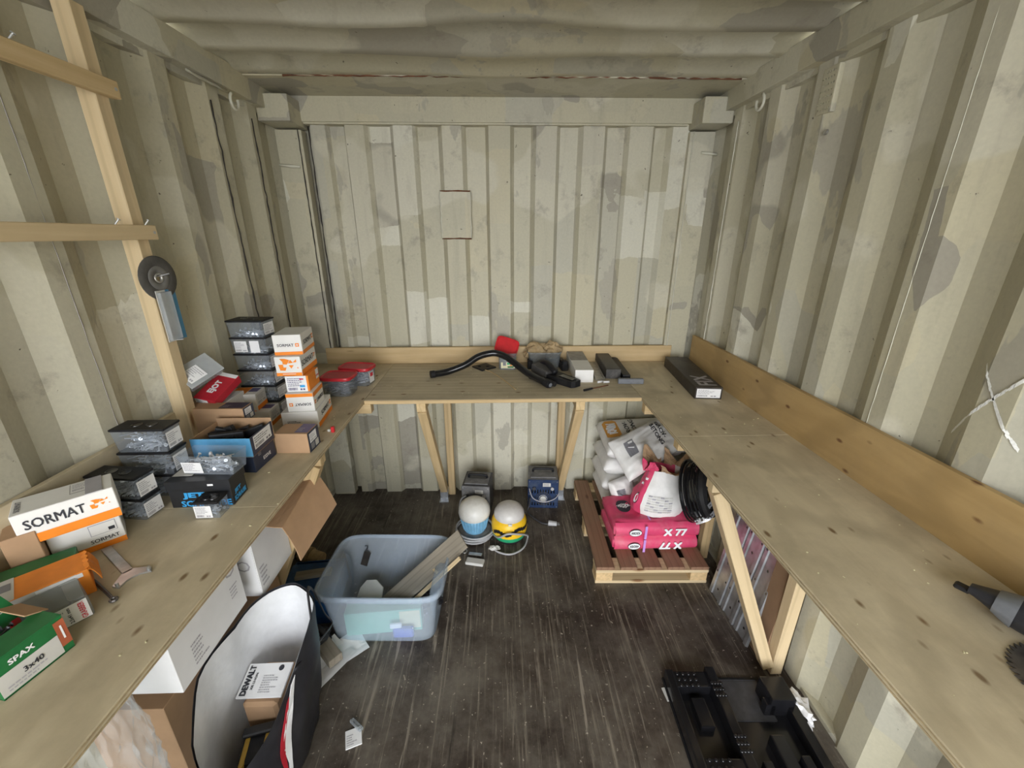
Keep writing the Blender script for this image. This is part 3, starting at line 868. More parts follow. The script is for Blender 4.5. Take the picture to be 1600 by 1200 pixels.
rect(lambda u, v: (L / 2 + .0007, u, .036 + v), 0, .006, .105, .046, 'label_white', sp); fine_print(lambda u, v: (L / 2 + .0013, u, .036 + v), 0, .006, .095, .038, 'ink_grey', sp, 3, 3)
rnd = random.Random(4)
for k in range(7):
    b = MB(); b.box((rnd.uniform(-.05, .05), rnd.uniform(-.035, .04), .03 + k * .004), (rnd.uniform(.06, .1), .018, .035), m=Matrix.Rotation(rnd.uniform(-.5, .5), 4, 'Z') @ Matrix.Rotation(rnd.uniform(-.5, .5), 4, 'Y'), bev=.004, seg=2)
    ob = b.build('plastic_fitting', 'black_plastic'); ob.matrix_basis = o.matrix_basis.copy()
    tag(ob, 'black plastic fitting lying in the open light-blue carton', 'fitting', 'black fittings in the open carton')

# ---- brown cartons
def brown(label, L, W, H, loc, rz, patch='navy', top='navy', seed=1):
    o, f = carton('screw_carton', label, L, W, H, loc, rz, 'card_brown')
    if patch:
        rect(f['R'], 0, 0, W * .985, H * .985, patch, o, 'end_print'); g = lift(f['R'])
        rect(g, -W * .06, H * .17, W * .62, H * .46, 'label_white', o); fine_print(lift(g), -W * .06, H * .17, W * .52, H * .36, 'ink_soft', o, 3, seed)
        rect(g, -W * .18, -H * .27, W * .3, H * .3, 'ink_grey', o, 'print_patch'); rect(g, W * .2, -H * .27, W * .3, H * .3, 'label_grey', o, 'print_patch')
        rect(f['T'], L * .28, W * .05, L * .4, W * .85, top, o, 'top_print'); fine_print(lift(f['T']), L * .22, -W * .1, L * .22, W * .4, 'ink_soft', o, 3, seed + 4, False)
    return o
brown('brown carton with navy end print and purple top patch at the bench edge', .121, .086, .078, (-.753, -1.058, ZB), R(-1.6), 'navy', 'purple_print')
brown('long flat brown carton with navy end labels beside the wooden post', .216, .062, .050, (-1.022, -1.047, ZB + .118), R(-.7), 'navy', 'navy', 3)
o, f = carton('screw_carton', 'plain brown carton underneath the long flat carton', .19, .060, .1175, (-1.03, -1.047, ZB), 0, 'card_brown')
# ---- white and orange cartons by the tall stack
def wo(label, L, W, H, loc, rz, seed=1):
    o, f = carton('screw_carton', label, L, W, H, loc, rz, 'card_offwhite')
    rect(f['R'], 0, -H * .36, W, H * .26, 'orange_print', o, 'print_band'); fine_print(f['R'], 0, H * .12, W * .7, H * .5, 'ink_soft', o, 4, seed)
    rect(f['T'], -L * .12, 0, L * .5, W * .96, 'orange_card', o, 'print_band'); rect(f['T'], L * .3, W * .1, L * .3, W * .5, 'purple_print', o, 'print_patch')
    return o
wo('white carton with orange top print, upper of two beside the red carton', .118, .091, .072, (-1.058, -.822, ZB + .068), R(5.9), 2)
wo('small white carton with orange band, lower of two beside the red carton', .140, .088, .067, (-1.022, -.826, ZB), R(4), 5)
o, f = carton('screw_carton', 'plain white carton standing on end under the red carton', .092, .135, .155, (-1.083, -.925, ZB), R(3), 'card_white')
rect(f['F'], 0, .05, .08, .04, 'label_white', o); fine_print(lift(f['F']), 0, .05, .06, .03, 'ink_soft', o, 3, 12)
o, f = carton('screw_carton', 'dark red carton with big white lettering on the pile by the post', .082, .142, .034, (-1.072, -.945, ZB + .182), R(-8), 'red_card', rx=R(24), ry=R(10))
lettering('EJOT', f['T'], 0, -.004, 'white_print', o, height=.030, rot=R(90), bold=.04)
g = lift(f['F']); rect(g, -.012, .003, .05, .022, 'label_white', o); fine_print(lift(g), -.012, .003, .042, .018, 'ink_grey', o, 3, 14)
rect(f['T'], .0, .061, .080, .018, 'label_white', o, 'print_panel')
# tilted clear tray box with label leaning on the wall
o = empty('clear_tray_box', (-1.098, -.995, ZB + .268), R(-10), rx=R(24), ry=R(40)); tag(o, 'flat clear plastic box with white label leaning on the corrugated wall', 'plastic box')
b = MB(); b.box((0, 0, .016), (.086, .125, .032), bev=.003, seg=2, taper=.95); b.build('body', 'clear_grey', o)
b = MB(); b.box((0, 0, .034), (.090, .129, .004), bev=.0015); b.build('lid', 'film_blister', o)
fl = lambda u, v: (u, v, .0368)
rect(fl, .004, -.022, .052, .062, 'label_white', o); fine_print(lift(fl), .004, -.022, .044, .052, 'ink_soft', o, 5, 15)

# ---- the stack of five white and orange cartons
gS = 'white and orange cartons in the stack of five'
def lab(w): return 'white carton with orange band, %s of the stack of five' % w
o, f = carton('screw_carton', 'wide white carton with orange base, bottom of the stack of five', .140, .197, .072, (-.828, -.794, ZB), R(6.5), 'card_cream', gS)
rect(f['F'], -.02, -.012, .07, .03, 'label_white', o); fine_print(lift(f['F']), -.02, -.012, .06, .024, 'ink', o, 2, 4)
rect(f['R'], 0, -.026, .197, .020, 'orange_print', o, 'print_band'); lettering('SORMAT', f['R'], .005, .008, 'ink', o, height=.021, bold=.014); logo_square(f['R'], .078, .010, .010, o)
o, f = carton('screw_carton', 'white carton with upside-down lettering, second from the bottom of the stack of five', .104, .129, .078, (-.814, -.821, ZB + .0725), R(6.1), 'card_cream', gS)
g = lift(f['F']); rect(g, 0, .031, .103, .014, 'orange_print', o, 'print_band')
lettering('SORMAT', g, .010, -.008, 'ink', o, height=.0115, rot=math.pi, bold=.014); logo_square(g, -.036, -.008, .007, o)
rect(f['R'], 0, .029, .128, .018, 'orange_print', o, 'print_band'); lettering('SORMAT', f['R'], .012, -.006, 'ink', o, height=.016, rot=math.pi, bold=.014); logo_square(f['R'], -.048, -.004, .008, o)
o, f = carton('screw_carton', 'orange-sided carton with white barcode front, middle of the stack of five', .088, .119, .066, (-.820, -.804, ZB + .151), R(4.2), 'orange_card', gS)
rect(f['F'], -.004, 0, .080, .066, 'label_white', o); g = lift(f['F']); fine_print(g, -.004, .0, .066, .054, 'purple_print', o, 5, 6); rect(g, .018, -.010, .02, .010, 'cyan_print', o, 'print_patch'); rect(g, .018, .020, .016, .006, 'red_print', o, 'print_patch')
rect(f['R'], .038, .012, .03, .040, 'label_white', o); lettering('SORMAT', lift(f['R']), .040, .006, 'red_print', o, height=.007)
o, f = carton('screw_carton', 'white carton with large orange angular logo, second from the top of the stack of five', .098, .170, .079, (-.846, -.778, ZB + .2175), R(4.3), 'card_cream', gS)
g = lift(f['F']); rect(g, 0, -.032, .097, .013, 'orange_print', o, 'print_band'); rect(lift(g), 0, -.031, .05, .002, 'white_print', o, 'print_line'); logo_arrow(g, .004, .010, .030, o)
rect(f['R'], 0, -.028, .170, .022, 'orange_print', o, 'print_band'); lettering('SORMAT', f['R'], -.012, .008, 'ink', o, height=.024, bold=.014); logo_arrow(f['R'], .066, .010, .010, o)
o, f = carton('screw_carton', 'white carton with small square logo, topmost of the stack of five', .106, .156, .081, (-.852, -.757, ZB + .297), R(7.5), 'card_cream', gS)
g = lift(f['F']); rect(g, 0, -.034, .105, .013, 'orange_print', o, 'print_band'); lettering('SORMAT', g, -.008, -.001, 'ink', o, height=.0115, bold=.014); logo_square(g, .036, -.001, .007, o)
rect(f['R'], 0, -.033, .156, .015, 'orange_print', o, 'print_band'); lettering('SORMAT', f['R'], -.005, .004, 'ink', o, height=.020, bold=.014); logo_square(f['R'], .060, .006, .010, o)

# ---- red lidded tubs of wall plugs
def superell(a, c, n, e=.42):
    P = []
    for k in range(n):
        t = 2 * math.pi * k / n; cx, sy = math.cos(t), math.sin(t)
        P.append((a * math.copysign(abs(cx) ** e, cx), c * math.copysign(abs(sy) ** e, sy)))
    return P
def loft(b, rings, cap0=True, cap1=True):
    vs_ = [[b.bm.verts.new(p) for p in r] for r in rings]
    n = len(vs_[0])
    for A, B in zip(vs_, vs_[1:]):
        for k in range(n): b.bm.faces.new((A[k], A[(k + 1) % n], B[(k + 1) % n], B[k]))
    if cap0: b.bm.faces.new(list(reversed(vs_[0])))
    if cap1: b.bm.faces.new(vs_[-1])
def red_tub(label, L, W, H, loc, rz, seed, printed=False):
    o = empty('lidded_tub', loc, rz); tag(o, label, 'tub', 'red-lidded tubs of wall plugs')
    b = MB(); loft(b, [[(x, y, z) for x, y in superell(L / 2 * k, W / 2 * k, 28)] for z, k in ((0, .84), (.004, .88), (H * .5, .92), (H - .012, .95))]); b.build('body', 'clear_box', o, True)
    b = MB(); loft(b, [[(x, y, z) for x, y in superell(L / 2 * k, W / 2 * k, 28)] for z, k in ((H - .016, .99), (H - .014, 1.0), (H - .003, 1.0), (H, .97), (H, .93), (H - .004, .90))]); shade_auto(b.build('lid', 'red_lid', o))
    rnd = random.Random(seed); b = MB()
    for i in range(120):
        a = rnd.uniform(0, 6.28); el = rnd.uniform(-.4, .4)
        c = Vector((rnd.uniform(-L * .36, L * .36), rnd.uniform(-W * .34, W * .34), rnd.uniform(.012, H * .76)))
        dd = Vector((math.cos(a) * math.cos(el), math.sin(a) * math.cos(el), math.sin(el) * .5)) * .014
        b.cyl(c - dd, c + dd, .0045, .0035, n=6)
    s = b.build('wall_plugs', 'heater_grey' if not printed else 'cable_grey', o); s['kind'] = 'stuff'
    if printed:
        fm = lambda u, v: (L * .462, u, H * .45 + v)
        rect(fm, -.01, 0, .05, .06, 'label_white', o); rect(lift(fm), -.01, .012, .03, .02, 'red_print', o, 'print_patch')
red_tub('clear tub of grey plugs with red lid next to the carton stack', .158, .135, .098, (-.802, -.482, ZB), R(-3), 3)
red_tub('clear tub with red lid and printed label nearer the back wall', .178, .120, .098, (-.760, -.335, ZB), R(-10), 8, True)

# ---- cartons at the near end of the bench
o, f = carton('screw_carton', 'large white carton with big dark lettering and orange base band, resting on another carton', .170, .090, .080, (-1.043, -1.588, ZB + .088), R(42.7), 'card_cream')
g = lift(f['F']); rect(g, 0, -.028, .169, .023, 'orange_print', o, 'print_band')
lettering('SORMAT', g, -.020, .010, 'ink', o, height=.024, width=.100, bold=.014); logo_arrow(g, .056, .012, .014, o)
lettering('SORMAT', f['T'], -.074, -.004, 'ink_grey', o, height=.010, rot=R(90), bold=.014); rect(f['T'], .035, .01, .05, .055, 'ink_dust', o, 'print_panel'); rect(lift(f['T']), .035, .01, .047, .052, 'card_cream', o, 'print_panel'); fine_print(lift(f['T'], .0012), .035, .012, .04, .04, 'ink_soft', o, 4, 22)
b = MB(); b.box((.052, .0, .0815), (.030, .090, .001)); b.build('torn_tape', 'ink_soft', o)
o, f = carton('screw_carton', 'white carton with line drawing and orange base under the large white carton', .130, .100, .0875, (-1.058, -1.556, ZB), R(43), 'card_cream')
rect(f['F'], 0, -.036, .130, .015, 'orange_print', o, 'print_band'); lettering('SORMAT', f['F'], .028, -.018, 'ink', o, height=.010, bold=.014); rect(f['F'], .03, .012, .05, .03, 'ink_soft', o, 'print_panel'); rect(lift(f['F']), .03, .012, .047, .027, 'card_cream', o, 'print_panel'); rect(lift(f['F'], .0012), .045, .006, .012, .009, 'ink', o, 'print_patch')
o, f = carton('screw_carton', 'plain brown carton against the golden upstand behind the large white carton', .055, .070, .12, (-1.096, -1.655, ZB), R(42), 'card_brown')
o, f = carton('screw_carton', 'plain green carton with black lettering behind the orange carton', .13, .050, .055, (-1.052, -1.690, ZB + .002), R(42), 'green_card')
bpy.data.objects[o.name].location = (-1.040, -1.698, ZB)
lettering('SORMAT', f['F'], .03, .0, 'ink', o, height=.018, bold=.014)
o, f = carton('screw_carton', 'white carton with brick red top band beside the plain green carton', .05, .06, .085, (-1.100, -1.765, ZB), R(40), 'card_offwhite')
rect(f['F'], 0, .030, .05, .022, 'brick_card', o, 'print_band'); rect(f['T'], 0, 0, .05, .06, 'brick_card', o, 'print_band'); fine_print(f['F'], 0, -.01, .045, .03, 'ink_soft', o, 3, 31)
# orange taped carton
o, f = carton('screw_carton', 'torn orange carton with grey end panel and screw drawing', .150, .085, .062, (-.985, -1.745, ZB), R(47), 'orange_card')
rect(f['T'], -.055, 0, .045, .085, 'label_grey', o, 'print_panel'); rect(f['F'], -.01, 0, .13, .060, 'label_grey', o, 'print_panel'); rect(lift(f['F']), .03, .024, .07, .010, 'white_print', o, 'print_band')
rect(lift(f['T']), -.045, .01, .016, .028, 'ink_grey', o, 'print_patch'); polys2d([[(-.062, .01), (-.060, .01), (-.060, -.02), (-.062, -.02)], [(-.067, .01), (-.055, .01), (-.061, .014)]], lift(f['T']), 'brick_card', o, 'screw_drawing')
b = MB(); b.grid(lambda u, v: (.075 + .014 * u, -.04 + .08 * v, .060 - .035 * u * u + .004 * math.sin(v * 19)), 5, 9); solid(b.build('torn_flap', 'orange_card', o), .0015)
b = MB(); b.grid(lambda u, v: (.070 + .008 * u + .002 * math.sin(v * 23), -.036 + .072 * v, .062 + .003 * u), 4, 9); solid(b.build('torn_flap', 'orange_card', o), .0012)
# clear tub on its side with red lid
o = empty('lidded_tub', (-.915, -1.800, ZB), R(54)); tag(o, 'clear tub lying on its side with red lid and white label', 'tub')
L, W, H = .070, .085, .056
b = MB(); b.box((.008, 0, H / 2), (L * 1.3, W, H), bev=.010, seg=3); shade_auto(b.build('body', 'clear_grey', o))
b = MB(); b.box((-.043, 0, H / 2), (.016, W * .9, H * .9), bev=.005, seg=2); b.build('lid', 'red_lid', o)
fm = lambda u, v: (.008 + u, -W / 2 - .0010, H / 2 + v)
rect(fm, .006, 0, .070, .045, 'label_white', o); lettering('GRABBER', lift(fm), .031, 0, 'red_print', o, height=.009, width=.040, rot=R(90), bold=.014); fine_print(lift(fm), -.004, .004, .045, .03, 'ink_soft', o, 3, 17, False); lettering('2.5x41 mm', lift(fm), .012, 0, 'ink', o, height=.006, rot=R(90))
for k in range(2):
    b = MB(); b.cyl((-.01 + .02 * k, -.02, .012), (.03, .02, .014), .003, n=6); b.build('screw', 'screw_dark', o)
# open green carton of black screws
o = empty('open_carton', (-.893, -1.892, ZB), R(78)); tag(o, 'open dark green carton of black screws with a white size label', 'open box')
L, W, H = .105, .115, .078
panel('base', (0, 0, .002), (L, W, .004), 'green_card', o)
fp = panel('front_panel', (0, -W / 2 + .0015, H / 2), (L, .003, H), 'green_card', o)
panel('back_panel', (0, W / 2 - .0015, H / 2), (L, .003, H), 'green_card', o)
for s in (-1, 1): panel('side_panel', (s * (L / 2 - .0015), 0, H / 2), (.003, W - .006, H), 'green_card', o)
fm = lambda u, v: (u, -W / 2 - .0008, H / 2 + v)
rect(fm, -.008, -.013, .088, .042, 'label_grey', fp); lettering('SPAX', fm, -.012, .022, 'white_print', fp, height=.011, bold=.03, width=.036); lettering('3x40', lift(fm), -.004, -.009, 'ink', fp, height=.011, bold=.02)
fine_print(lift(fm), -.008, -.024, .07, .014, 'ink_soft', fp, 2, 19, False); rect(lift(fm), .044, .006, .016, .056, 'brick_card', fp, 'print_band'); rect(lift(fm, .0012), .044, .008, .003, .03, 'white_print', fp, 'screw_drawing')
b = MB(); b.box((0, 0, 0), (L, .052, .002)); fl = b.build('top_flap', 'green_card', o); fl.location = (0, -W / 2 + .026, H + .001)
b = MB(); b.box((0, 0, 0), (L, .045, .002), bev=.0005); fl = b.build('top_flap', 'green_card', o); fl.location = (0, W / 2 + .016, H + .016); fl.rotation_euler = (R(-35) + R(70), 0, 0)
b = MB(); b.box((0, 0, 0), (.002, .07, .035)); fl = b.build('side_flap', 'card_brown', o); fl.location = (L / 2 - .008, .02, H + .006); fl.rotation_euler = (0, R(-62), 0)
link('screws', screws_mesh(L * .9, W * .88, H, 110, .035, 91, .95), 'screw_dark', o)['kind'] = 'stuff'
# pin spanner
o = empty('pin_spanner', (-.918, -1.640, ZB), R(-34)); tag(o, 'flat steel pin spanner lying on the plywood', 'spanner')
b = MB(); b.box((-.025, 0, .003), (.150, .020, .004), bev=.001); b.build('handle', 'steel_worn', o)
P = [(.045, -.010), (.075, -.036), (.092, -.030), (.080, -.012), (.078, .0), (.080, .012), (.092, .030), (.075, .036), (.045, .010)]
b = MB(); b.prism(P, .001, .005); b.build('fork', 'steel', o)
for s in (-1, 1):
    b = MB(); b.cyl((.083, s * .029, .001), (.083, s * .029, .013), .0035, n=10); b.build('pin', 'steel', o)
# thin dark rod with an eye
o = empty('eye_rod', (-.885, -1.722, ZB + .004), R(-31)); tag(o, 'thin dark steel rod with a small eye at its end', 'rod')
b = MB(); b.cyl((-.055, 0, .001), (.044, 0, 0), .0035, n=8); b.build('rod', 'steel_dark', o)
b = MB(); b.tube([(.050 + .006 * math.cos(a), .006 * math.sin(a), 0) for a in [k * math.pi / 5 for k in range(10)]], .0028, 6, True); b.build('eye', 'steel_dark', o)
# little things at the far bench edge
b = MB(); b.box((-.675, -.93, ZB + .012), (.012, .012, .024), bev=.001); tag(b.build('marker_cap', 'red_bright'), 'tiny red plastic cap at the bench edge', 'cap')
b = MB(); b.box((-.693, -.925, ZB + .005), (.012, .010, .010), bev=.002); tag(b.build('plastic_plug', 'white_plastic'), 'tiny cream plastic plug at the bench edge', 'plug')

# ================================================================ THINGS ON THE BACK BENCH
def spline(P, n=10):
    P = [Vector(p) for p in P]; out = []
    for i in range(len(P) - 1):
        p0 = P[max(0, i - 1)]; p1 = P[i]; p2 = P[i + 1]; p3 = P[min(len(P) - 1, i + 2)]
        for k in range(n):
            t = k / n
            out.append(.5 * ((2 * p1) + (p2 - p0) * t + (2 * p0 - 5 * p1 + 4 * p2 - p3) * t * t + (3 * p1 - p0 - 3 * p2 + p3) * t ** 3))
    out.append(P[-1]); return out
o = empty('vacuum_tube', (0, -.2, ZB)); tag(o, 'black S-bent vacuum cleaner tube arching over the bench', 'tube')
hp = spline([(-.385, -.262, ZB + .019), (-.30, -.225, ZB + .022), (-.20, -.20, .995), (-.125, -.175, 1.036), (-.043, -.16, 1.052), (.02, -.175, 1.040), (.075, -.215, 1.012), (.15, -.30, .975), (.25, -.440, ZB + .018)], 8)
b = MB(); b.tube(hp, .0190, 14); keep(b.build('tube', 'black_gloss', None, True), o)
dv = (hp[-1] - hp[-3]).normalized(); dv2 = (hp[0] - hp[2]).normalized()
b = MB(); b.cyl(hp[-1] - dv * .03, hp[-1] + dv * .004, .0215, n=18); b.cyl(hp[-1] + dv * .004, hp[-1] + dv * .012, .0195, .016, n=18); keep(b.build('end_collar', 'black_plastic'), o)
b = MB(); b.cyl(hp[-1] + dv * .0125, hp[-1] + dv * .0135, .011, n=16); keep(b.build('tube_mouth', 'tape_grey'), o)
b = MB(); b.cyl(hp[0] - dv2 * .02, hp[0] + dv2 * .003, .0205, n=18); keep(b.build('end_collar', 'black_plastic'), o)
# flat black plate with holes
o = empty('base_plate', (-.098, -.085, ZB), R(38)); tag(o, 'flat square black plate with holes lying under the bent tube', 'plate')
b = MB(); b.box((0, 0, .004), (.105, .105, .008), bev=.004, seg=2); pt_ = b.build('plate', 'black_plastic', o); b = MB()
for x, y in ((-.02, .018), (.018, -.012), (-.026, -.028)): b.cyl((x, y, -.01), (x, y, .02), .011, n=14)
cut(pt_, b)
b = MB(); b.tube(spline([(-.095, -.140, ZB + .004), (-.05, -.19, ZB + .005), (.02, -.33, ZB + .004), (.078, -.478, ZB + .004)], 6), .0035, 6, flat=.6)
tag(b.build('wooden_stick', 'pine', None, True), 'thin pale stick lying below the bent tube', 'stick')
# open red tub: body with picture and its lid leaning on it
o = empty('lidded_tub', (.043, -.085, ZB), R(-2)); tag(o, 'square clear tub with green picture label behind the bent tube', 'tub')
b = MB(); L = W = .108; H = .10
loft(b, [[(x, y, z) for x, y in superell(L / 2 * k, W / 2 * k, 24, .35)] for z, k in ((0, .88), (.004, .92), (H, 1.0))], True, False); solid(b.build('body', 'clear_grey', o, True), .0012)
fm = lambda u, v: (u, -W / 2 - .0015, .03 + v)
rect(fm, .002, 0, .080, .036, 'pale_yellow', o, 'picture_label'); g = lift(fm); rect(g, -.018, .008, .018, .02, 'ink_grey', o, 'print_patch'); rect(g, .012, .010, .03, .012, 'green_lamp', o, 'print_patch'); rect(g, .018, -.010, .035, .010, 'green_card', o, 'print_patch'); rect(g, .02, .0, .012, .008, 'orange_print', o, 'print_patch')
o = empty('tub_lid', (.040, -.056, ZB + .122), R(0), rx=R(58), ry=R(18)); tag(o, 'bright red tub lid tilted up against the upstand board', 'lid')
b = MB(); loft(b, [[(x, y, z) for x, y in superell(.070 * k, .056 * k, 28, .4)] for z, k in ((-.012, .98), (-.011, 1.0), (-.002, 1.0), (0, .96), (0, .9), (-.004, .86))]); shade_auto(b.build('lid_shell', 'red_bright', o))
# clear tub holding crumpled brown paper
o = empty('clear_tub', (.262, -.055, ZB), R(-2)); tag(o, 'dusty clear tub stuffed with crumpled brown paper', 'tub')
L, W, H = .195, .130, .098
b = MB(); loft(b, [[(x, y, z) for x, y in superell(L / 2 * k, W / 2 * k, 28, .35)] for z, k in ((0, .86), (.004, .9), (H - .006, 1.0), (H - .006, 1.04), (H, 1.04))], True, False); solid(b.build('body', 'clear_grey', o, True), .0015)
rect(lambda u, v: (-L / 2 * .96 - .001 + v * -.06, -u - .02, .055 + v), 0, 0, .04, .05, 'label_white', o)
def crumple(c, r, amp, seed, mat, name, sc=(1, 1, 1), parent=None, sub=3, freq=2.5):
    b = MB(); rr = bmesh.ops.create_icosphere(b.bm, subdivisions=sub, radius=1.0)
    for v in rr['verts']:
        n = v.co.normalized()
        k = 1 + amp * (noise.noise(n * freq + Vector((seed, 0, 0))) + .6 * abs(noise.noise(n * freq * 2.3 + Vector((0, seed, 3)))) + .3 * noise.noise(n * freq * 5 + Vector((2, seed, 3))))
        v.co = Vector((n.x * r * k * sc[0], n.y * r * k * sc[1], n.z * r * k * sc[2])) + Vector(c)
    return b.build(name, mat, parent)
for x, z, r, s in ((.218, 1.020, .058, 3), (.31, 1.035, .050, 9)):
    tag(crumple((x, -.045, z), r, .45, s, 'paper_brown', 'crumpled_paper', (1.1, .8, .95)), 'ball of crumpled brown paper, the %s of two in the clear tub' % ('wider' if s == 3 else 'higher'), 'paper', 'crumpled paper in the tub')
# black vacuum nozzle pieces
o = empty('vacuum_nozzle', (.292, -.312, ZB), R(-52)); tag(o, 'dusty black vacuum floor nozzle with angled neck', 'nozzle')
b = MB(); b.prism([(-.02, -.045), (.155, -.030), (.165, -.01), (.165, .03), (.14, .036), (-.02, .05)], 0, .034); b.build('nozzle_body', 'black_plastic', o)
b = MB(); b.box((-.075, 0, .036), (.13, .095, .05), m=Matrix.Rotation(R(10), 4, 'Y'), bev=.016, seg=3); shade_auto(b.build('housing', 'dusty_black', o))
b = MB(); b.tube(spline([(-.14, .01, .05), (-.09, .02, .072), (-.03, .0, .07), (.02, -.01, .045)], 6), .015, 10); b.build('neck', 'black_plastic', o, True)
b = MB(); b.box((.10, 0, .036), (.10, .035, .006), bev=.002); b.build('ridge', 'black_gloss', o)
o = empty('vacuum_nozzle', (.215, -.350, ZB), R(-50)); tag(o, 'slim black crevice nozzle lying along the bent tube', 'nozzle')
b = MB(); b.box((0, 0, .014), (.16, .028, .026), bev=.006, seg=2); b.build('nozzle_body', 'black_plastic', o)
b = MB(); b.cyl((.08, 0, .015), (.105, 0, .015), .014, n=14); b.build('neck', 'black_plastic', o)
o = empty('black_clamp', (.368, -.105, ZB), R(6)); tag(o, 'small black clamp block between the paper tub and the long white carton', 'clamp')
b = MB(); b.box((0, 0, .02), (.04, .13, .04), bev=.004); b.box((.0, -.045, .045), (.03, .04, .03), bev=.004); b.build('clamp_body', 'black_plastic', o)
b = MB(); b.box((.0, .03, .043), (.016, .06, .006)); b.build('jaw', 'steel_dark', o)
b = MB(); b.box((.175, -.095, ZB + .025), (.03, .06, .05), bev=.004); tag(b.build('black_block', 'black_plastic'), 'small black block beside the paper tub behind the tube', 'block')
# long cartons
o, f = carton('long_carton', 'long white carton with dusty grey rear half of its top', .098, .375, .070, (.452, -.180, ZB), R(-1.5), 'card_cream')
rect(f['T'], 0, .09, .097, .19, 'ink_dust', o, 'dust_patch')
o = empty('steel_channel', (.552, -.17, ZB), R(-4)); tag(o, 'flat grey steel channel lying beside the long white carton', 'channel')
b = MB(); b.box((0, 0, .002), (.05, .33, .004)); b.build('web', 'steel_worn', o)
for s in (-1, 1):
    b = MB(); b.box((s * .024, 0, .009), (.002, .33, .016)); b.build('flange', 'steel_worn', o)
for x, y, a in ((.532, -.375, 25), (.565, -.378, 5)):
    b = MB(); b.cyl((x - .016 * math.cos(R(a)), y - .016 * math.sin(R(a)), ZB + .006), (x + .016 * math.cos(R(a)), y + .016 * math.sin(R(a)), ZB + .006), .006, n=10)
    tag(b.build('plastic_sleeve', 'white_print', None, True), 'short white plastic sleeve in front of the steel channel, %s' % ('turned askew' if a == 25 else 'lying square'), 'sleeve', 'white plastic sleeves')
o, f = carton('long_carton', 'long matt black carton next to the T-shaped bar', .080, .33, .054, (.625, -.145, ZB), R(-2), 'dusty_black')
rect(f['T'], 0, .0, .07, .31, 'black_card', o, 'top_panel')
o = empty('floor_squeegee', (.692, -.20, ZB), R(-3)); tag(o, 'black T-shaped squeegee with long flat arm', 'squeegee')
b = MB(); b.box((.0, .03, .016), (.042, .34, .030), bev=.006, seg=2); b.build('arm', 'black_plastic', o)
b = MB(); b.box((0, .185, .026), (.03, .03, .016), bev=.004); b.build('knuckle', 'dusty_black', o)
b = MB(); b.box((0.01, -.190, .014), (.135, .022, .028), bev=.003); b.build('blade_holder', 'tape_grey', o)
o = empty('screwdriver', (.487, -.468, ZB + .006), R(29)); tag(o, 'small worn screwdriver at the front of the back bench', 'screwdriver')
b = MB(); b.cyl((-.075, 0, .001), (-.02, 0, .001), .0065, .005, n=10); b.build('handle', 'black_plastic', o)
b = MB(); b.cyl((-.02, 0, 0), (.075, 0, -.001), .003, n=8); b.box((.08, 0, -.001), (.016, .006, .003)); b.build('shaft', 'rust', o)

# ================================================================ THINGS ON THE NEARLY EMPTY BENCH
o, f = carton('long_carton', 'long dark carton with silver block lettering and white end label by the golden upstand', .128, .53, .060, (1.024, -.358, ZB), R(-5.5), 'brown_black')
rect(f['F'], 0, -.001, .112, .046, 'label_white', o); fine_print(lift(f['F']), -.005, 0, .09, .036, 'ink_soft', o, 4, 3)
lettering('FIX', f['T'], .004, -.165, 'ink_soft', o, height=.085, width=.15, rot=R(90), bold=.02); rect(f['L'], .22, .0, .05, .035, 'heater_dark', o, 'print_patch')
o = empty('work_glove', (1.052, -1.880, ZB), R(30)); tag(o, 'crumpled black work glove bound with grey tape', 'glove')
b = MB()
def gl(u, v):
    a = 2 * math.pi * u; y = .095 - .24 * v
    r = .014 + .034 * math.sin(min(1, v * 1.7) * math.pi / 2) ** 1.2 * (1 - .75 * max(0, v - .75) * 4)
    k = 1 + .22 * noise.noise(Vector((math.cos(a) * 1.6, math.sin(a) * 1.6, y * 16)))
    return (r * k * math.cos(a) * 1.05, y, max(.001, .034 + r * k * math.sin(a) * .75))
b.grid(gl, 28, 22, True); b.build('glove_body', 'dark_cloth_bag', o, True)
b = MB(); b.grid(lambda u, v: tuple(Vector((gl(u, .16 + .13 * v)[0] * 1.07, gl(u, .16 + .13 * v)[1], .034 + (gl(u, .16 + .13 * v)[2] - .034) * 1.07))), 28, 5, True); b.build('tape_band', 'tape_grey', o, True)
b = MB(); b.box((0, .104, .028), (.022, .026, .010), bev=.003); b.build('cuff_tab', 'black_plastic', o)
o = empty('saw_blade', (1.012, -1.995, ZB + .001), R(10)); tag(o, 'worn circular saw blade with rusty teeth lying flat', 'saw blade')
P = []; nT = 44
for k in range(nT):
    a = 2 * math.pi * k / nT; P += [(.086 * math.cos(a), .086 * math.sin(a)), (.096 * math.cos(a + .03), .096 * math.sin(a + .03)), (.093 * math.cos(a + .08), .093 * math.sin(a + .08))]
b = MB(); b.prism(P, 0, .0025); td = b.build('toothed_disc', 'steel_dark', o); b = MB(); b.cyl((0, 0, -.01), (0, 0, .01), .012, n=18); cut(td, b)
b = MB(); b.lathe([(.016, .0028), (.070, .0028), (.070, .0032), (.016, .0032), (.016, .0028)], 32); b.build('face_ring', 'steel_worn', o)

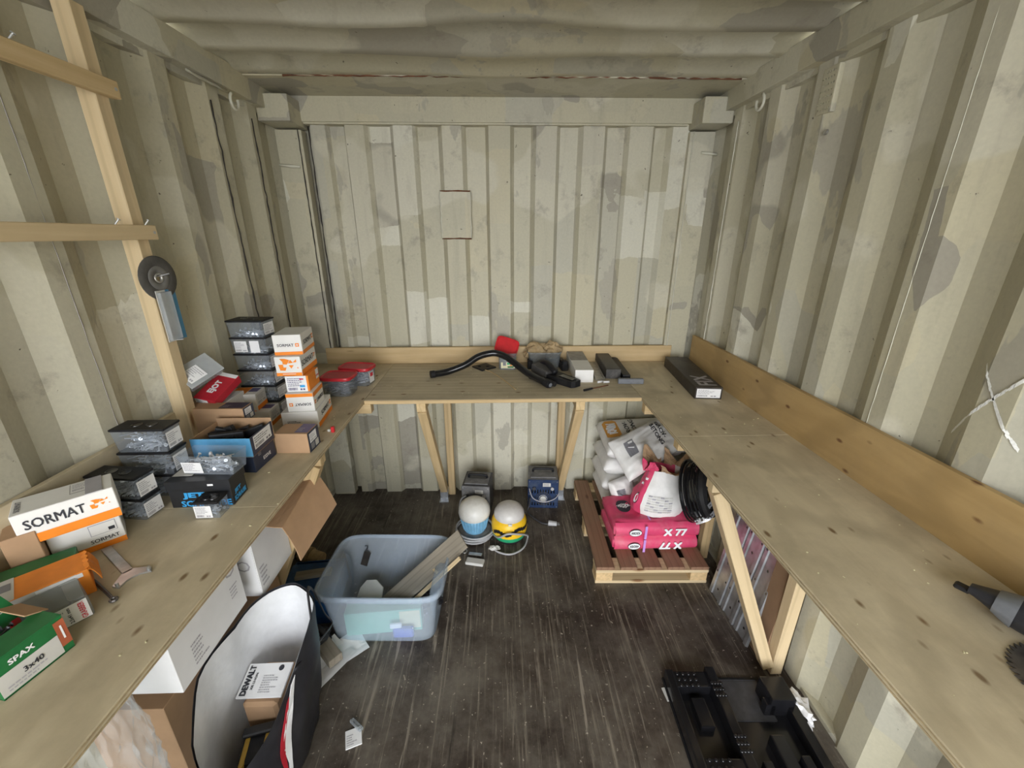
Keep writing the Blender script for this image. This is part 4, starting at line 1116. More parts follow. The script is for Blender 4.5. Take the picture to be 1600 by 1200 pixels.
# ================================================================ THINGS ON THE FLOOR
# ---- fan heaters
def heater(label, L, W, H, loc, rz, front, shell, cable=True):
    o = empty('fan_heater', loc, rz); tag(o, label, 'heater')
    b = MB(); b.box((0, .004, H / 2 + .006), (L, W - .01, H - .012), bev=.006, seg=2); hs = b.build('housing', shell, o)
    b = MB(); b.box((0, -.012, H / 2), (L - .012, W - .02, H - .03)); cut(hs, b)              # hollow, open behind the grille
    b = MB(); b.box((0, -W / 2 + .003, H / 2), (L + .004, .008, H), bev=.003); fp = b.build('front_panel', front, o)
    b = MB()
    for k in range(9):                                              # grille slots in two rows
        for zz, hh in ((H * .60, .028), (H * .16, .024)): b.box((-L * .36 + k * L * .09, -W / 2, zz), (L * .045, .04, hh))
    cut(fp, b)
    for r in (.048, .036, .025):
        b = MB(); b.tube([(r * math.cos(a), -W / 2 - .003, H * .36 + r * math.sin(a)) for a in [2 * math.pi * k / 28 for k in range(28)]], .0026, 6, True); b.build('fan_ring', 'heater_dark' if r != .025 else 'cable_grey', fp, True)
    for k in range(8):
        a = math.pi * k / 4; b = MB(); b.cyl((.012 * math.cos(a), -W / 2 - .003, H * .36 + .012 * math.sin(a)), (.05 * math.cos(a), -W / 2 - .003, H * .36 + .05 * math.sin(a)), .002, n=5); b.build('grille_spoke', front, fp)
    b = MB(); b.cyl((0, -W / 2 - .001, H * .36), (0, -W / 2 - .008, H * .36), .019, n=20); b.build('fan_hub', 'label_grey', fp)
    rect(lambda u, v: (u, -W / 2 - .0022, H * .84 + v), .022, 0, .05, .026, 'label_grey', fp); fine_print(lambda u, v: (u, -W / 2 - .0028, H * .84 + v), .022, 0, .04, .018, 'ink_grey', fp, 3, 6, False)
    for sx_ in (-1, 1):
        for zz in (.012, H * .5, H - .012):
            b = MB(); b.sphere((sx_ * (L / 2 - .008), -W / 2 - .002, zz), .004, 8, 5); b.build('screw_head', 'steel', fp)
    b = MB(); b.box((0, .0, H + .004), (L * .86, W * .78, .008), bev=.003); tp = b.build('top_plate', 'heater_grey', o)
    b = MB(); b.box((0, .02, H + .006), (L * .66, .06, .016)); cut(tp, b)                       # recess under the handle
    b = MB(); b.tube(spline([(-L * .34, .005, H + .008), (-L * .30, -.002, H + .030), (0, -.004, H + .034), (L * .30, -.002, H + .030), (L * .34, .005, H + .008)], 6), .008, 8); b.build('handle', 'black_plastic', tp, True)
    for s in (-1, 1):
        b = MB(); b.cyl((s * L * .3, -W / 2 - .003, H * .72), (s * L * .3, -W / 2 - .012, H * .72), .011, n=14); b.build('knob', 'cable_grey' if s > 0 else 'heater_dark', fp)
    return o
heater('dark blue fan heater with ribbed grille front against the back wall', .193, .180, .212, (.272, -.082, 0), R(-3.4), 'blue_heater', 'heater_grey')
heater('dusty grey fan heater standing behind the lamp with blue base', .172, .176, .232, (-.152, -.175, 0), R(-6.8), 'heater_grey', 'heater_dark')
def cable(label, pts, r=.0055, mat='cable_grey', n=10):
    b = MB(); b.tube(spline(pts, n), r, 8); o = b.build('power_cable', mat, None, True); tag(o, label, 'cable'); return o
cable('black power cable looping across the blue heater to its plug', [(.18, -.20, .10), (.175, -.195, .04), (.165, -.22, .008), (.20, -.28, .007), (.245, -.33, .007), (.285, -.345, .010)], .005, 'heater_dark')
cable('grey cable slung across the front of the blue heater', [(.176, -.185, .16), (.20, -.205, .10), (.27, -.212, .075), (.34, -.200, .09), (.37, -.175, .115)], .0032, 'ink_soft')
b = MB(); b.cyl((.285, -.345, .018), (.335, -.355, .018), .017, .014, n=14); o = tag(b.build('plug', 'cable_grey'), 'grey mains plug on the floor in front of the blue heater', 'plug')
for s in (-1, 1):
    b = MB(); b.cyl((.335, -.355 + s * .007, .018), (.353, -.357 + s * .007, .018), .0028, n=6); b.build('plug_pin', 'steel', o)

# ---- two dome lamps
o = empty('dome_lamp', (-.163, -.400, 0)); tag(o, 'work lamp with white dome over a ribbed pale blue base', 'lamp')
b = MB(); b.lathe([(.001, .0), (.100, .0), (.108, .012), (.104, .028), (.085, .034), (.001, .034)], 32); b.build('rubber_foot', 'heater_grey', o, True)
b = MB(); b.lathe([(.062, .034), (.066, .05), (.074, .09), (.082, .128), (.076, .133)], 32); b.build('reflector_base', 'lamp_blue', o, True)
for k in range(28):
    a = 2 * math.pi * k / 28; c, s = math.cos(a), math.sin(a)
    b = MB(); b.cyl((.068 * c, .068 * s, .05), (.084 * c, .084 * s, .127), .0033, n=5); b.build('fin', 'lamp_blue', o)
b = MB(); b.lathe([(.080, .128), (.090, .136), (.094, .155), (.091, .180), (.080, .204), (.058, .224), (.030, .234), (.001, .237)], 36); b.build('dome', 'lamp_white', o, True)
o = empty('dome_lamp', (.042, -.438, 0)); tag(o, 'work lamp with white dome on a yellow, black and green base', 'lamp')
b = MB(); b.lathe([(.001, .0), (.070, .0), (.084, .012), (.092, .030)], 32); b.build('foot_ring', 'black_rubber', o, True)
b = MB(); b.lathe([(.092, .030), (.099, .046), (.101, .060)], 32); b.build('lower_band', 'green_lamp', o, True)
b = MB(); b.lathe([(.101, .060), (.104, .085), (.104, .110), (.102, .125), (.094, .146), (.084, .154)], 32); b.build('housing', 'yellow', o, True)
b = MB()
for k in range(18):                                                 # slanting black band
    a0 = -2.6 + k * .16; a1 = a0 + .17
    z0 = .075 + .045 * (k / 18.0) + .01 * math.sin(k * .9)
    b.quad((.1055 * math.cos(a0), .1055 * math.sin(a0), z0), (.1055 * math.cos(a1), .1055 * math.sin(a1), z0 + .003), (.1055 * math.cos(a1), .1055 * math.sin(a1), z0 + .026), (.1055 * math.cos(a0), .1055 * math.sin(a0), z0 + .023))
b.build('black_band', 'black_plastic', o)
b = MB(); b.lathe([(.084, .150), (.089, .160), (.087, .180), (.075, .202), (.054, .218), (.027, .226), (.001, .228)], 36); b.build('dome', 'lamp_grey_white', o, True)
b = MB(); b.box((.004, -.093, .152), (.022, .010, .012), bev=.003); b.build('clip', 'white_plastic', o)
def coil(cx, cy, r, z, turns, seed):
    rnd = random.Random(seed); P = []
    K = int(turns * 26)
    for k in range(K):
        a = 2 * math.pi * k / 26; rr = r + .006 * math.sin(k * .37 + seed)
        P.append((cx + rr * math.cos(a), cy + rr * math.sin(a) * .96, z + .009 * (k / 26.0) + .003 * math.sin(k * .5)))
    return P
b = MB(); b.tube(coil(-.163, -.400, .112, .008, 4, 1), .0055, 7); tag(b.build('power_cable', 'cable_grey', None, True), 'grey cable coiled round the blue-based lamp', 'cable')
cable('grey cable looping over the yellow lamp down to the floor', [(-.055, -.45, .03), (-.02, -.53, .07), (.03, -.562, .118), (.09, -.548, .105), (.135, -.50, .06), (.150, -.46, .012), (.12, -.545, .007), (.05, -.592, .006), (-.02, -.575, .006), (-.06, -.535, .008)], .0055)
cable('grey cable standing up behind the blue-based lamp', [(-.25, -.33, .04), (-.262, -.31, .10), (-.25, -.29, .16), (-.22, -.28, .18)], .005)
# small rubble by the lamps
o = empty('mounting_plate', (-.155, -.605, 0), R(-10)); tag(o, 'dusty grey slotted steel strip on the floor by the lamps', 'plate')
b = MB(); b.box((0, .02, .006), (.075, .022, .006), bev=.002); st_ = b.build('strip', 'steel_worn', o)
b = MB(); b.cyl((.028, .02, -.01), (.028, .02, .02), .006, n=10); cut(st_, b)
b = MB(); b.box((-.150, -.648, .009), (.10, .045, .018), rz=R(-12), bev=.004); tag(b.build('rubble_block', 'label_grey'), 'pale dusty slab lying behind the clear tub', 'slab')
b = MB(); b.tube([(-.212 + .012 * math.cos(a), -.565 + .016 * math.sin(a), .01) for a in [k * math.pi / 6 for k in range(12)]], .0035, 6, True); tag(b.build('steel_eye', 'steel_worn', None, True), 'small steel eye on the floor behind the clear tub', 'ring')
tag(crumple((-.045, -.545, .010), .020, .5, 5, 'label_grey', 'rubble_lump', (1.4, .8, .6)), 'small pale crumpled lump beside the cable of the yellow lamp', 'rubble')
tag(crumple((.11, -.245, .020), .026, .5, 8, 'matt_dark', 'dark_lump', (1.2, 1, .8)), 'dark clump on the floor between the two heaters', 'dirt')  # near-black crumpled lump between the heaters

# ---- clear storage tub
o = empty('storage_tub', (-.524, -.935, 0), R(-2.2)); tag(o, 'large open frosted plastic storage tub holding boards and scraps', 'tub')
TH_, TL, TW = .275, .553, .398
def tub_ring(z, kx, ky, notch=0.0, n=64):
    P = []
    for x, y in superell(1, 1, n, .30):
        X, Y = x * TL / 2 * kx, y * TW / 2 * ky
        if notch and abs(x) > .6: X -= math.copysign(notch, X) * max(0, min(1, (.30 - abs(Y) / TW) * 14))
        P.append((X, Y - (1 - z / TH_) * .012, z))
    return P
b = MB(); loft(b, [tub_ring(0, .79, .76), tub_ring(.006, .82, .79), tub_ring(.05, .835, .815, .010), tub_ring(.12, .865, .85, .034), tub_ring(.20, .90, .90, .042), tub_ring(.235, .93, .94, .045), tub_ring(.250, .945, .95, .030), tub_ring(.256, .95, .957, .004), tub_ring(.262, .955, .965), tub_ring(TH_, .97, .975)], True, False)
tb = b.build('tub_shell', 'tub_frosted', o, True); solid(tb, .0025)
b = MB(); loft(b, [tub_ring(TH_ - .022, 1.0, 1.0), tub_ring(TH_ - .004, 1.0, 1.0), tub_ring(TH_, .985, .985), tub_ring(TH_, .955, .955)], False, False); solid(b.build('rim', 'tub_frosted', o, True), .003)
b = MB(); b.box((0, 0, 0), (.034, .0012, .078), m=Matrix.Rotation(R(18), 4, 'Y')); tk = b.build('black_tape', 'brown_black', o); tk.location = (-.165, .150, .165); tk.rotation_euler = (R(-10), 0, 0)
lettering('2', lambda u, v: (-.155 + u, .158 + v * .18, .225 + v), 0, 0, 'ink', o, height=.03)
# contents, each a thing of its own
beam_o = beam('float_board', (-.545, -.965, .05), (-.185, -.860, .345), .100, .010, 'board_grey', None, side=(-.35, -.55, .75), bev=.001); tag(beam_o, 'grey plastering board sticking out of the tub', 'board')
beam_o = beam('wood_strip', (-.46, -.985, .05), (-.190, -.955, .318), .016, .010, 'pine_pale', None, side=(-.4, -.5, .75), bev=.001); tag(beam_o, 'narrow pale wooden strip sticking out of the tub', 'strip')
beam_o = beam('wood_strip', (-.365, -.86, .215), (-.30, -.945, .225), .012, .006, 'pine_pale', None, side=(-.35, -.4, .8), bev=.001); tag(beam_o, 'short pale slat lying across the board in the tub', 'strip')
b = MB(); b.prism([(-.07, -.03), (.06, -.03), (.055, .02), (.01, .05), (-.04, .045), (-.065, .01)], -.004, .004); sc = b.build('plastic_scraper', 'white_plastic'); sc.location = (-.625, -.905, .085); sc.rotation_euler = (R(40), R(-8), R(-15)); tag(sc, 'white plastic filler scraper leaning in the tub', 'scraper')
o2, f2 = carton('packet', 'pale green carton lying in the frosted tub', .33, .060, .125, (-.53, -1.038, .010), R(4), 'pale_green')
rect(f2['F'], .115, .005, .09, .10, 'pale_yellow', o2, 'label')
b = MB(); b.box((-.44, -1.085, .035), (.09, .025, .05), bev=.006); tag(b.build('packet', 'blue_glass'), 'small dark blue packet in the front of the frosted tub', 'packet')
for x, z, w in ((-.47, .075, .05), (-.415, .045, .04)):
    b = MB(); b.box((x, -1.088, z), (w, .012, .026), rz=.1, bev=.003); tag(b.build('paper_scrap', 'white_print'), 'white paper scrap in the tub %s the blue packet' % ('above' if z > .05 else 'beside'), 'paper')
tag(crumple((-.36, -.93, .05), .05, .4, 12, 'black_plastic', 'rag', (1.3, .8, .6)), 'black crumpled rag at the bottom of the tub', 'rag')

# ---- pallet
pr = empty('pallet', (.771, -.418, 0), R(-1.4)); tag(pr, 'small wooden half pallet with reddish deck boards', 'pallet')
PL, PW, PH = .573, .796, .105
for k in range(5):
    x = -PL / 2 + .047 + k * (PL - .094) / 4
    o = beam('deck_board', (x, -PW / 2, PH - .009), (x, PW / 2, PH - .009), .092 if k in (0, 2, 4) else .085, .018, 'pallet_red' if k else 'pallet_red', None); o.parent = pr
for y in (-PW / 2 + .045, 0, PW / 2 - .045):
    o = beam('cross_board', (-PL / 2, y, PH - .027), (PL / 2, y, PH - .027), .09, .017, 'pine_pale' if y < 0 else 'pine', None); o.parent = pr
    for x in (-PL / 2 + .045, 0, PL / 2 - .045):
        if x == 0 and y < 0: continue
        b = MB(); b.box((x, y, .046), (.085, .085, .058), bev=.002); b.build('block', 'pine_end', pr)
    o = beam('runner_board', (-PL / 2, y, .009), (PL / 2, y, .009), .085, .017, 'pine_pale', None); o.parent = pr
b = MB(); b.box((0, -PW / 2 + .085, .048), (PL - .18, .006, .052)); b.build('inner_board', 'board_grey', pr)

# ---- sacks: a pillow over four corner points; prints follow the same surface
class Sack:
    def __init__(s, c00, c10, c11, c01, T, seed, wr=.006, e=5.0, edge=.2):
        s.c = [Vector(p) for p in (c00, c10, c11, c01)]; s.T = T; s.seed = seed; s.wr = wr; s.e = e; s.edge = edge
    def mid(s, u, v):
        a = s.c[0].lerp(s.c[1], u); c = s.c[3].lerp(s.c[2], u); return a.lerp(c, v)
    def nrm(s, u, v):
        du = s.mid(min(1, u + .02), v) - s.mid(max(0, u - .02), v); dv = s.mid(u, min(1, v + .02)) - s.mid(u, max(0, v - .02))
        n_ = du.cross(dv).normalized(); return n_ if n_.z > 0 else -n_
    def p(s, u, v, side=1, off=0.0):
        x, y = 2 * u - 1, 2 * v - 1
        h = (max(0, 1 - abs(x) ** s.e) * max(0, 1 - abs(y) ** s.e)) ** .5
        w = s.wr * (noise.noise(Vector((u * 5, v * 5, s.seed))) + .6 * noise.noise(Vector((u * 14, v * 6, s.seed + 3))))
        m = s.mid(u, v); n = s.nrm(u, v)
        ins = 1 - .03 * h
        return m + n * (side * (s.T / 2 * (s.edge * .3 + (1 - s.edge * .3) * h)) + w * (h if side > 0 else .2) + side * off)
    def build(s, name, mat, label, n=26, group=None, cat='sack'):
        b = MB()
        top = b.grid(lambda u, v: s.p(u, v, 1), n, n); bot = b.grid(lambda u, v: s.p(u, v, -1), n, n)
        for i in range(n - 1):
            b.bm.faces.new((top[i][0], top[i + 1][0], bot[i + 1][0], bot[i][0])); b.bm.faces.new((top[i][n - 1], top[i + 1][n - 1], bot[i + 1][n - 1], bot[i][n - 1]))
            b.bm.faces.new((top[0][i], top[0][i + 1], bot[0][i + 1], bot[0][i])); b.bm.faces.new((top[n - 1][i], top[n - 1][i + 1], bot[n - 1][i + 1], bot[n - 1][i]))
        o = b.build(name, mat, None, True); tag(o, label, cat, group); s.o = o; return o
    def f(s, off=.0016, side=1): return lambda u, v: s.p(u, v, side, off)
def rect_sack(x0, x1, y0, y1, z, T, seed, **k): return Sack((x0, y0, z), (x1, y0, z), (x1, y1, z), (x0, y1, z), T, seed, **k)
gC2 = 'white sacks of coarse concrete'
for k, (x0, dz) in enumerate(((.615, 0), (.603, 0), (.608, 0))):
    s_ = rect_sack(x0, x0 + .46, -.345 + .01 * k, -.005, PH + .055 + k * .108, .112, 11 + k, e=8); s_.build('cement_sack', 'bag_white', 'white concrete sack, %s of the three flat under the orange-labelled one' % ('bottom', 'middle', 'top')[k], 22, gC2)
zt = PH + 3 * .108 + .058
A = Sack((.612, -.36, zt + .01), (.616, -.01, zt + .03), (1.075, -.0, zt + .05), (1.07, -.34, zt + .01), .112, 31, e=7)
# u runs front to back (reading direction), v runs left to right; prints read with their tops to the left
A.build('cement_sack', 'bag_white', 'concrete sack with orange brand patch lying flat at the back of the pile', 26, gC2)
def on(A_, rev=False, off=.0022):
    return (lambda u, v: A_.p(u, 1 - v, 1, off)) if rev else (lambda u, v: A_.p(u, v, 1, off))
poly2d([(.30, .91), (.34, .95), (.80, .95), (.86, .91), (.86, .80), (.80, .76), (.34, .76), (.30, .80)], on(A, True), 'bag_orange', A.o, 'brand_patch')
lettering('RAW', on(A, True, .003), .58, .855, 'white_print', A.o, height=.11, width=.36, bold=.05); lettering('GROV-', on(A, True), .52, .655, 'ink', A.o, height=.065, width=.52, bold=.02); lettering('BETONG', on(A, True), .54, .555, 'ink', A.o, height=.065, width=.64, bold=.02)
Bk = Sack((.612, -.335, zt + .075), (.700, -.515, zt - .075), (1.045, -.365, zt + .06), (.985, -.125, zt + .125), .095, 47, wr=.012, e=5)
Bk.build('cement_sack', 'bag_white', 'white concrete sack draped slantwise over the pile', 30, gC2)
lettering('GROV-', on(Bk), .40, .80, 'ink', Bk.o, height=.07, width=.50, bold=.02); lettering('BETONG', on(Bk), .46, .70, 'ink', Bk.o, height=.07, width=.62, bold=.02)
rect(on(Bk), .42, .22, .36, .16, 'ink_grey', Bk.o, 'print_patch', n=4); polys2d([[(.36, .18), (.38, .18), (.46, .26), (.44, .26)]], on(Bk, off=.003), 'white_print', Bk.o, 'print_mark')
rect(on(Bk), .35, .955, .45, .05, 'bag_orange', Bk.o, 'print_band', n=3)
Ck = Sack((.612, -.40, PH + .23), (.668, -.455, PH + .075), (.80, -.40, PH + .08), (.76, -.34, PH + .25), .075, 53, wr=.012, e=4)
Ck.build('cement_sack', 'bag_white', 'slumped white sack end with dark print patch hanging above the pink sacks', 20, gC2)
rect(on(Ck), .45, .30, .28, .34, 'ink_grey', Ck.o, 'print_patch', n=3); rect(on(Ck), .88, .5, .10, .7, 'bag_orange', Ck.o, 'print_band', n=3)
# pink sacks: rounded boxes with a bulging front
def pink(label, z0, T, rev, seed):
    x0, x1, y0, y1 = .585, 1.035, -.690, -.42
    s_ = rect_sack(x0, x1, y0, y1, z0 + T / 2, T, seed, e=9, wr=.008, edge=1.6); s_.build('mortar_sack', 'pink_bag', label, 28, 'pink mortar sacks', 'sack')
    o = s_.o
    # a band of front skin that carries the print, following the bulge
    def ff(u, v):
        x = x0 + (x1 - x0) * u; k = math.sin(math.pi * v)
        return (x, y0 - .016 * k - .003, z0 + T * (.12 + .76 * v))
    b = MB(); b.grid(lambda u, v: (x0 + .006 + (x1 - x0 - .012) * u, y0 + .012 - .028 * math.sin(math.pi * v) ** .6 + .004 * noise.noise(Vector((u * 9, v * 3, seed))), z0 + T * (.02 + .96 * v)), 24, 9); b.build('front_side', 'pink_bag', o, True)
    fr = lambda u, v: (x0 + (x1 - x0) * (1 - u), y0 - .0215, z0 + T * (.5 - (v - .5)))
    fn = lambda u, v: (x0 + (x1 - x0) * u, y0 - .0215, z0 + T * v)
    F_ = fr if rev else fn
    ux, ua = (.33, .76) if rev else (.69, .24)
    lettering('X 77', F_, .33 if rev else .70, .5, 'white_print', o, height=.50, width=.27, bold=.04)
    V = [(ua + .075 * math.cos(2 * math.pi * k / 24), .5 + .25 * math.sin(2 * math.pi * k / 24)) for k in range(24)]; poly2d(V, F_, 'ink', o, 'oval_badge')
    V = [(ua + .069 * math.cos(2 * math.pi * k / 24), .5 + .215 * math.sin(2 * math.pi * k / 24)) for k in range(24)]; L1 = lambda u, v: (F_(u, v)[0], F_(u, v)[1] - .0008, F_(u, v)[2]); poly2d(V, L1, 'label_white', o, 'oval_badge')
    L2 = lambda u, v: (F_(u, v)[0], F_(u, v)[1] - .0016, F_(u, v)[2]); lettering('ARDEX', L2, ua, .5, 'ink', o, height=.17, width=.105, bold=.03)
    rect(F_, .36 if not rev else .64, .5, .028, .92, 'violet_print', o, 'print_band')
    return s_
P1 = pink('bright pink mortar sack with white lettering upside down, lower of two on the pallet', PH, .085, True, 61)
P2 = pink('bright pink mortar sack with upright white lettering, upper of two on the pallet', PH + .083, .088, False, 67)
fm = on(P2)
V = [(.19 + .085 * math.cos(2 * math.pi * k / 20), .55 + .20 * math.sin(2 * math.pi * k / 20)) for k in range(20)]; poly2d(V, fm, 'ink', P2.o, 'oval_badge'); lettering('ARDEX', on(P2, off=.0035), .19, .55, 'label_white', P2.o, height=.12, width=.14, rot=R(-40), bold=.03)
rect(fm, .43, .25, .024, .45, 'violet_print', P2.o, 'print_band', n=4)
# opened pink and white sack with torn paper mouth
o = empty('open_sack', (.845, -.565, PH + .171), R(-8)); tag(o, 'half-empty pink and white paper sack with torn open mouth', 'sack')
def os_(u, v, grow=0.0):
    a = 2 * math.pi * u; zz = .225 * v
    rx = (.150 - .022 * v - .022 * max(0, v - .62) / .38 + .012 * math.sin(5 * a + 2) * v); ry = (.092 - .006 * v - .016 * max(0, v - .62) / .38)
    cr = 1 + .10 * noise.noise(Vector((math.cos(a) * 2.2, math.sin(a) * 2.2, v * 4))) * (.4 + v) + .05 * noise.noise(Vector((math.cos(a) * 7, math.sin(a) * 7, v * 8)))
    bul = .82 + .18 * math.sin(math.pi * min(1, v * 1.5 + .12))
    return Vector(((rx * bul * cr + grow) * math.cos(a) + .035 * v, (ry * bul * cr + grow) * math.sin(a) + .05 * v, zz + .02 * math.sin(3 * a + 1) * max(0, v - .7)))
def part_os(nm, u0, u1, v0, v1, mat, grow=0.0, nu=24, nv=14):
    b = MB(); b.grid(lambda u, v: os_(u0 + (u1 - u0) * u, v0 + (v1 - v0) * v, grow), nu, nv); return b.build(nm, mat, o, True)
part_os('printed_side', .625, 1.12, 0, 1.0, 'bag_white'); part_os('pink_side', .12, .625, 0, 1.0, 'pink_bag')
b = MB(); b.grid(lambda u, v: os_(u, .03, 0) * 1.0 if v > .5 else Vector((0, 0, .003)), 24, 2, True); b.build('base', 'bag_white', o)
fo = lambda u, v: os_(u, v, .0022)
for k in range(6):                                                  # text columns on the white side
    for r in range(7):
        rect(fo, .665 + k * .026, .14 + r * .055, .024, .034, 'label_grey' if (k + r) % 3 else 'ink_soft', o, 'small_print')
V = [(.575 + .024 * math.cos(2 * math.pi * k / 20), .34 + .13 * math.sin(2 * math.pi * k / 20)) for k in range(20)]; poly2d(V, fo, 'ink', o, 'oval_badge'); V = [(.575 + .019 * math.cos(2 * math.pi * k / 20), .34 + .105 * math.sin(2 * math.pi * k / 20)) for k in range(20)]; poly2d(V, lambda u, v: os_(u, v, .0032), 'label_white', o, 'oval_badge')
rect(fo, .56, .66, .05, .05, 'white_print', o, 'print_mark', n=2); rect(fo, .58, .80, .045, .05, 'white_print', o, 'print_mark', n=2)
for u0, u1, hh, mt in ((.02, .24, .085, 'kraft'), (.26, .50, .10, 'kraft'), (.52, .66, .07, 'pink_bag'), (.68, .98, .060, 'kraft')):   # torn kraft flaps at the mouth
    b = MB(); sd = u0 * 40
    b.grid(lambda u, v: os_(u0 + (u1 - u0) * u, 1.0) + Vector((math.cos(2 * math.pi * (u0 + (u1 - u0) * u)) * (.012 + .03 * v) * v + .012 * noise.noise(Vector((u * 6, v * 6, sd))), math.sin(2 * math.pi * (u0 + (u1 - u0) * u)) * .03 * v + .012 * noise.noise(Vector((u * 5, v * 7, sd + 5))), hh * v * (.55 + .45 * math.sin(u * 7 + sd)) + .008 * noise.noise(Vector((u * 9, v * 9, sd)))) ), 12, 7)
    solid(b.build('torn_flap', mt, o), .001)
b = MB(); b.grid(lambda u, v: os_(u, .80, -.006) * 1.0 if v > .5 else Vector((.035, .045, .16)), 24, 2, True); b.build('inner_lining', 'kraft', o)

# ---- roll of black band with galvanised perforated straps
o = empty('band_roll', (.99, -.735, .50), 0); tag(o, 'roll of black rubber band wound with perforated galvanised strap', 'roll')
ax = Matrix.Rotation(R(-38), 4, 'Z') @ Matrix.Rotation(R(68), 4, 'Y')
def hoop(r0, r1, z0, z1, mat, nm, n=48, tilt=(0, 0), c=(0, 0, 0)):
    b = MB(); mm_ = ax @ Matrix.Rotation(tilt[0], 4, 'X') @ Matrix.Rotation(tilt[1], 4, 'Y')
    b.lathe([(r1, z0), (r0, z0), (r0, z1), (r1, z1), (r1, z0)], n, c=c, m=mm_); return shade_auto(b.build(nm, mat, o))
for k in range(7): hoop(.155 - .004 * k, .150 - .004 * k, -.060 + k * .012, -.052 + k * .012, 'black_gloss', 'band_turn', tilt=(.04 * math.sin(k), .03 * math.cos(k * 2)))
for k in range(5): hoop(.125 - .014 * k, .121 - .014 * k, .010 + .006 * k, .040 + .004 * k, 'black_rubber', 'band_turn', tilt=(.05 * k, .03))
hoop(.118, .06, -.05, -.045, 'black_rubber', 'band_turn')
def strap(pts, w, nm='perforated_strap'):
    b = MB(); pts = spline(pts, 8); n = Vector((.45, -.55, .7)).normalized(); A_ = []
    for i, p in enumerate(pts):
        t = (pts[min(i + 1, len(pts) - 1)] - pts[max(i - 1, 0)]).normalized(); s_ = n.cross(t).normalized()
        A_.append((p - s_ * w / 2, p + s_ * w / 2))
    for (a, c), (d_, e_) in zip(A_, A_[1:]): b.quad(a, c, e_, d_)
    bmesh.ops.remove_doubles(b.bm, verts=b.bm.verts, dist=1e-5); ob = b.build(nm, 'galvanised'); keep(ob, o); solid(ob, .0012); b = MB()
    for i in range(1, len(pts) - 1, 3): b.cyl(pts[i] - n * .008, pts[i] + n * .008, .0035, n=8)
    cut(ob, b)
strap([(.900, -.80, .415), (.947, -.82, .43), (.985, -.83, .485), (1.01, -.83, .55), (1.02, -.82, .63)], .026)
strap([(.935, -.82, .38), (.99, -.835, .42), (1.02, -.835, .48), (1.04, -.83, .56)], .024)

# ---- galvanised scaffold planks leaning on the wall
for k in range(3):
    y0 = -.855 - k * .108
    o = empty('steel_plank', (1.055 + .004 * k, y0 - .052, 0), 0, 0, R(7.5)); tag(o, 'galvanised perforated steel plank leaning on the wall, %s' % ('nearest the pallet', 'middle of three', 'beside the pine bracket')[k], 'plank', 'leaning steel planks')
    b = MB()
    prof = [(-.052, 0), (-.048, -.010), (-.030, -.010), (-.026, -.004), (.026, -.004), (.030, -.010), (.048, -.010), (.052, 0)]
    b.grid(lambda u, v: (prof[int(round(u * 7))][1], prof[int(round(u * 7))][0], .76 * v), 8, 2); sh = solid(b.build('sheet', 'galvanised', o), .0016); b = MB()
    for j in range(9):
        for yy, rr in ((-.039, .0055), (.039, .0055)) if j % 2 else ((.0, .0065), ): b.cyl((-.03, yy, .05 + j * .08), (.02, yy, .05 + j * .08), rr, n=10)
    cut(sh, b)
o = beam('dark_board', (1.085, -1.205, 0.0), (1.125, -1.205, .80), .09, .016, 'card_dark', None, side=(1, 0, 0)); tag(o, 'dark brown board leaning between the steel planks and the pine bracket', 'board')

# ---- moulded black plastic tray
o = empty('tool_insert', (.86, -1.535, 0), R(-2)); tag(o, 'moulded glossy black plastic tool-case insert on the floor', 'tray')
b = MB(); b.box((0, 0, .006), (.46, .46, .012), bev=.004); b.build('tray_base', 'black_gloss', o)
def blk(c, d, nm='raised_moulding', rz=0, mat='black_gloss'):
    b = MB(); b.box((c[0], c[1], c[2] + d[2] / 2), d, rz, bev=.005, seg=2); return b.build(nm, mat, o)
for c, d in (((-.21, 0, .01), (.03, .45, .05)), ((-.05, .02, .01), (.035, .42, .06)), ((-.13, .19, .01), (.13, .06, .045)), ((-.13, .08, .01), (.05, .10, .03)), ((-.13, -.10, .01), (.13, .05, .05)), ((.20, -.02, .01), (.035, .36, .05)),
             ((.09, -.10, .01), (.05, .20, .045)), ((.14, -.14, .01), (.03, .14, .06)), ((.02, -.13, .01), (.03, .12, .03)), ((.16, .13, .01), (.09, .09, .085)), ((.12, .10, .01), (.04, .03, .06)), ((.21, .07, .01), (.04, .05, .04)), ((0, -.215, .01), (.44, .03, .055))): blk(c, d)
for i in range(4):
    for j in range(3):
        for cx, cy, z in ((-.18, .165, .056), (-.065, .12, .071), (-.18, -.125, .061), (-.065, -.06, .071)):
            b = MB(); b.sphere((cx + i * .022 * (.5 if cx > -.1 else 1), cy + j * .022, z), .007, 8, 5, (1, 1, .6)); b.build('dimple', 'black_gloss', o, True)
blk((.06, .14, .011), (.16, .15, .004), 'flat_panel', mat='heater_dark')
b = MB(); b.box((.645, -1.36, .002), (.035, .05, .004), rz=.1); tag(b.build('card_scrap', 'label_grey'), 'grey card scrap on the floor beside the black tray', 'card')
tag(crumple((1.095, -1.44, .03), .045, .55, 17, 'white_print', 'crumpled_paper', (.9, 1.3, .6)), 'crumpled white paper on the floor against the wall by the black tray', 'paper')

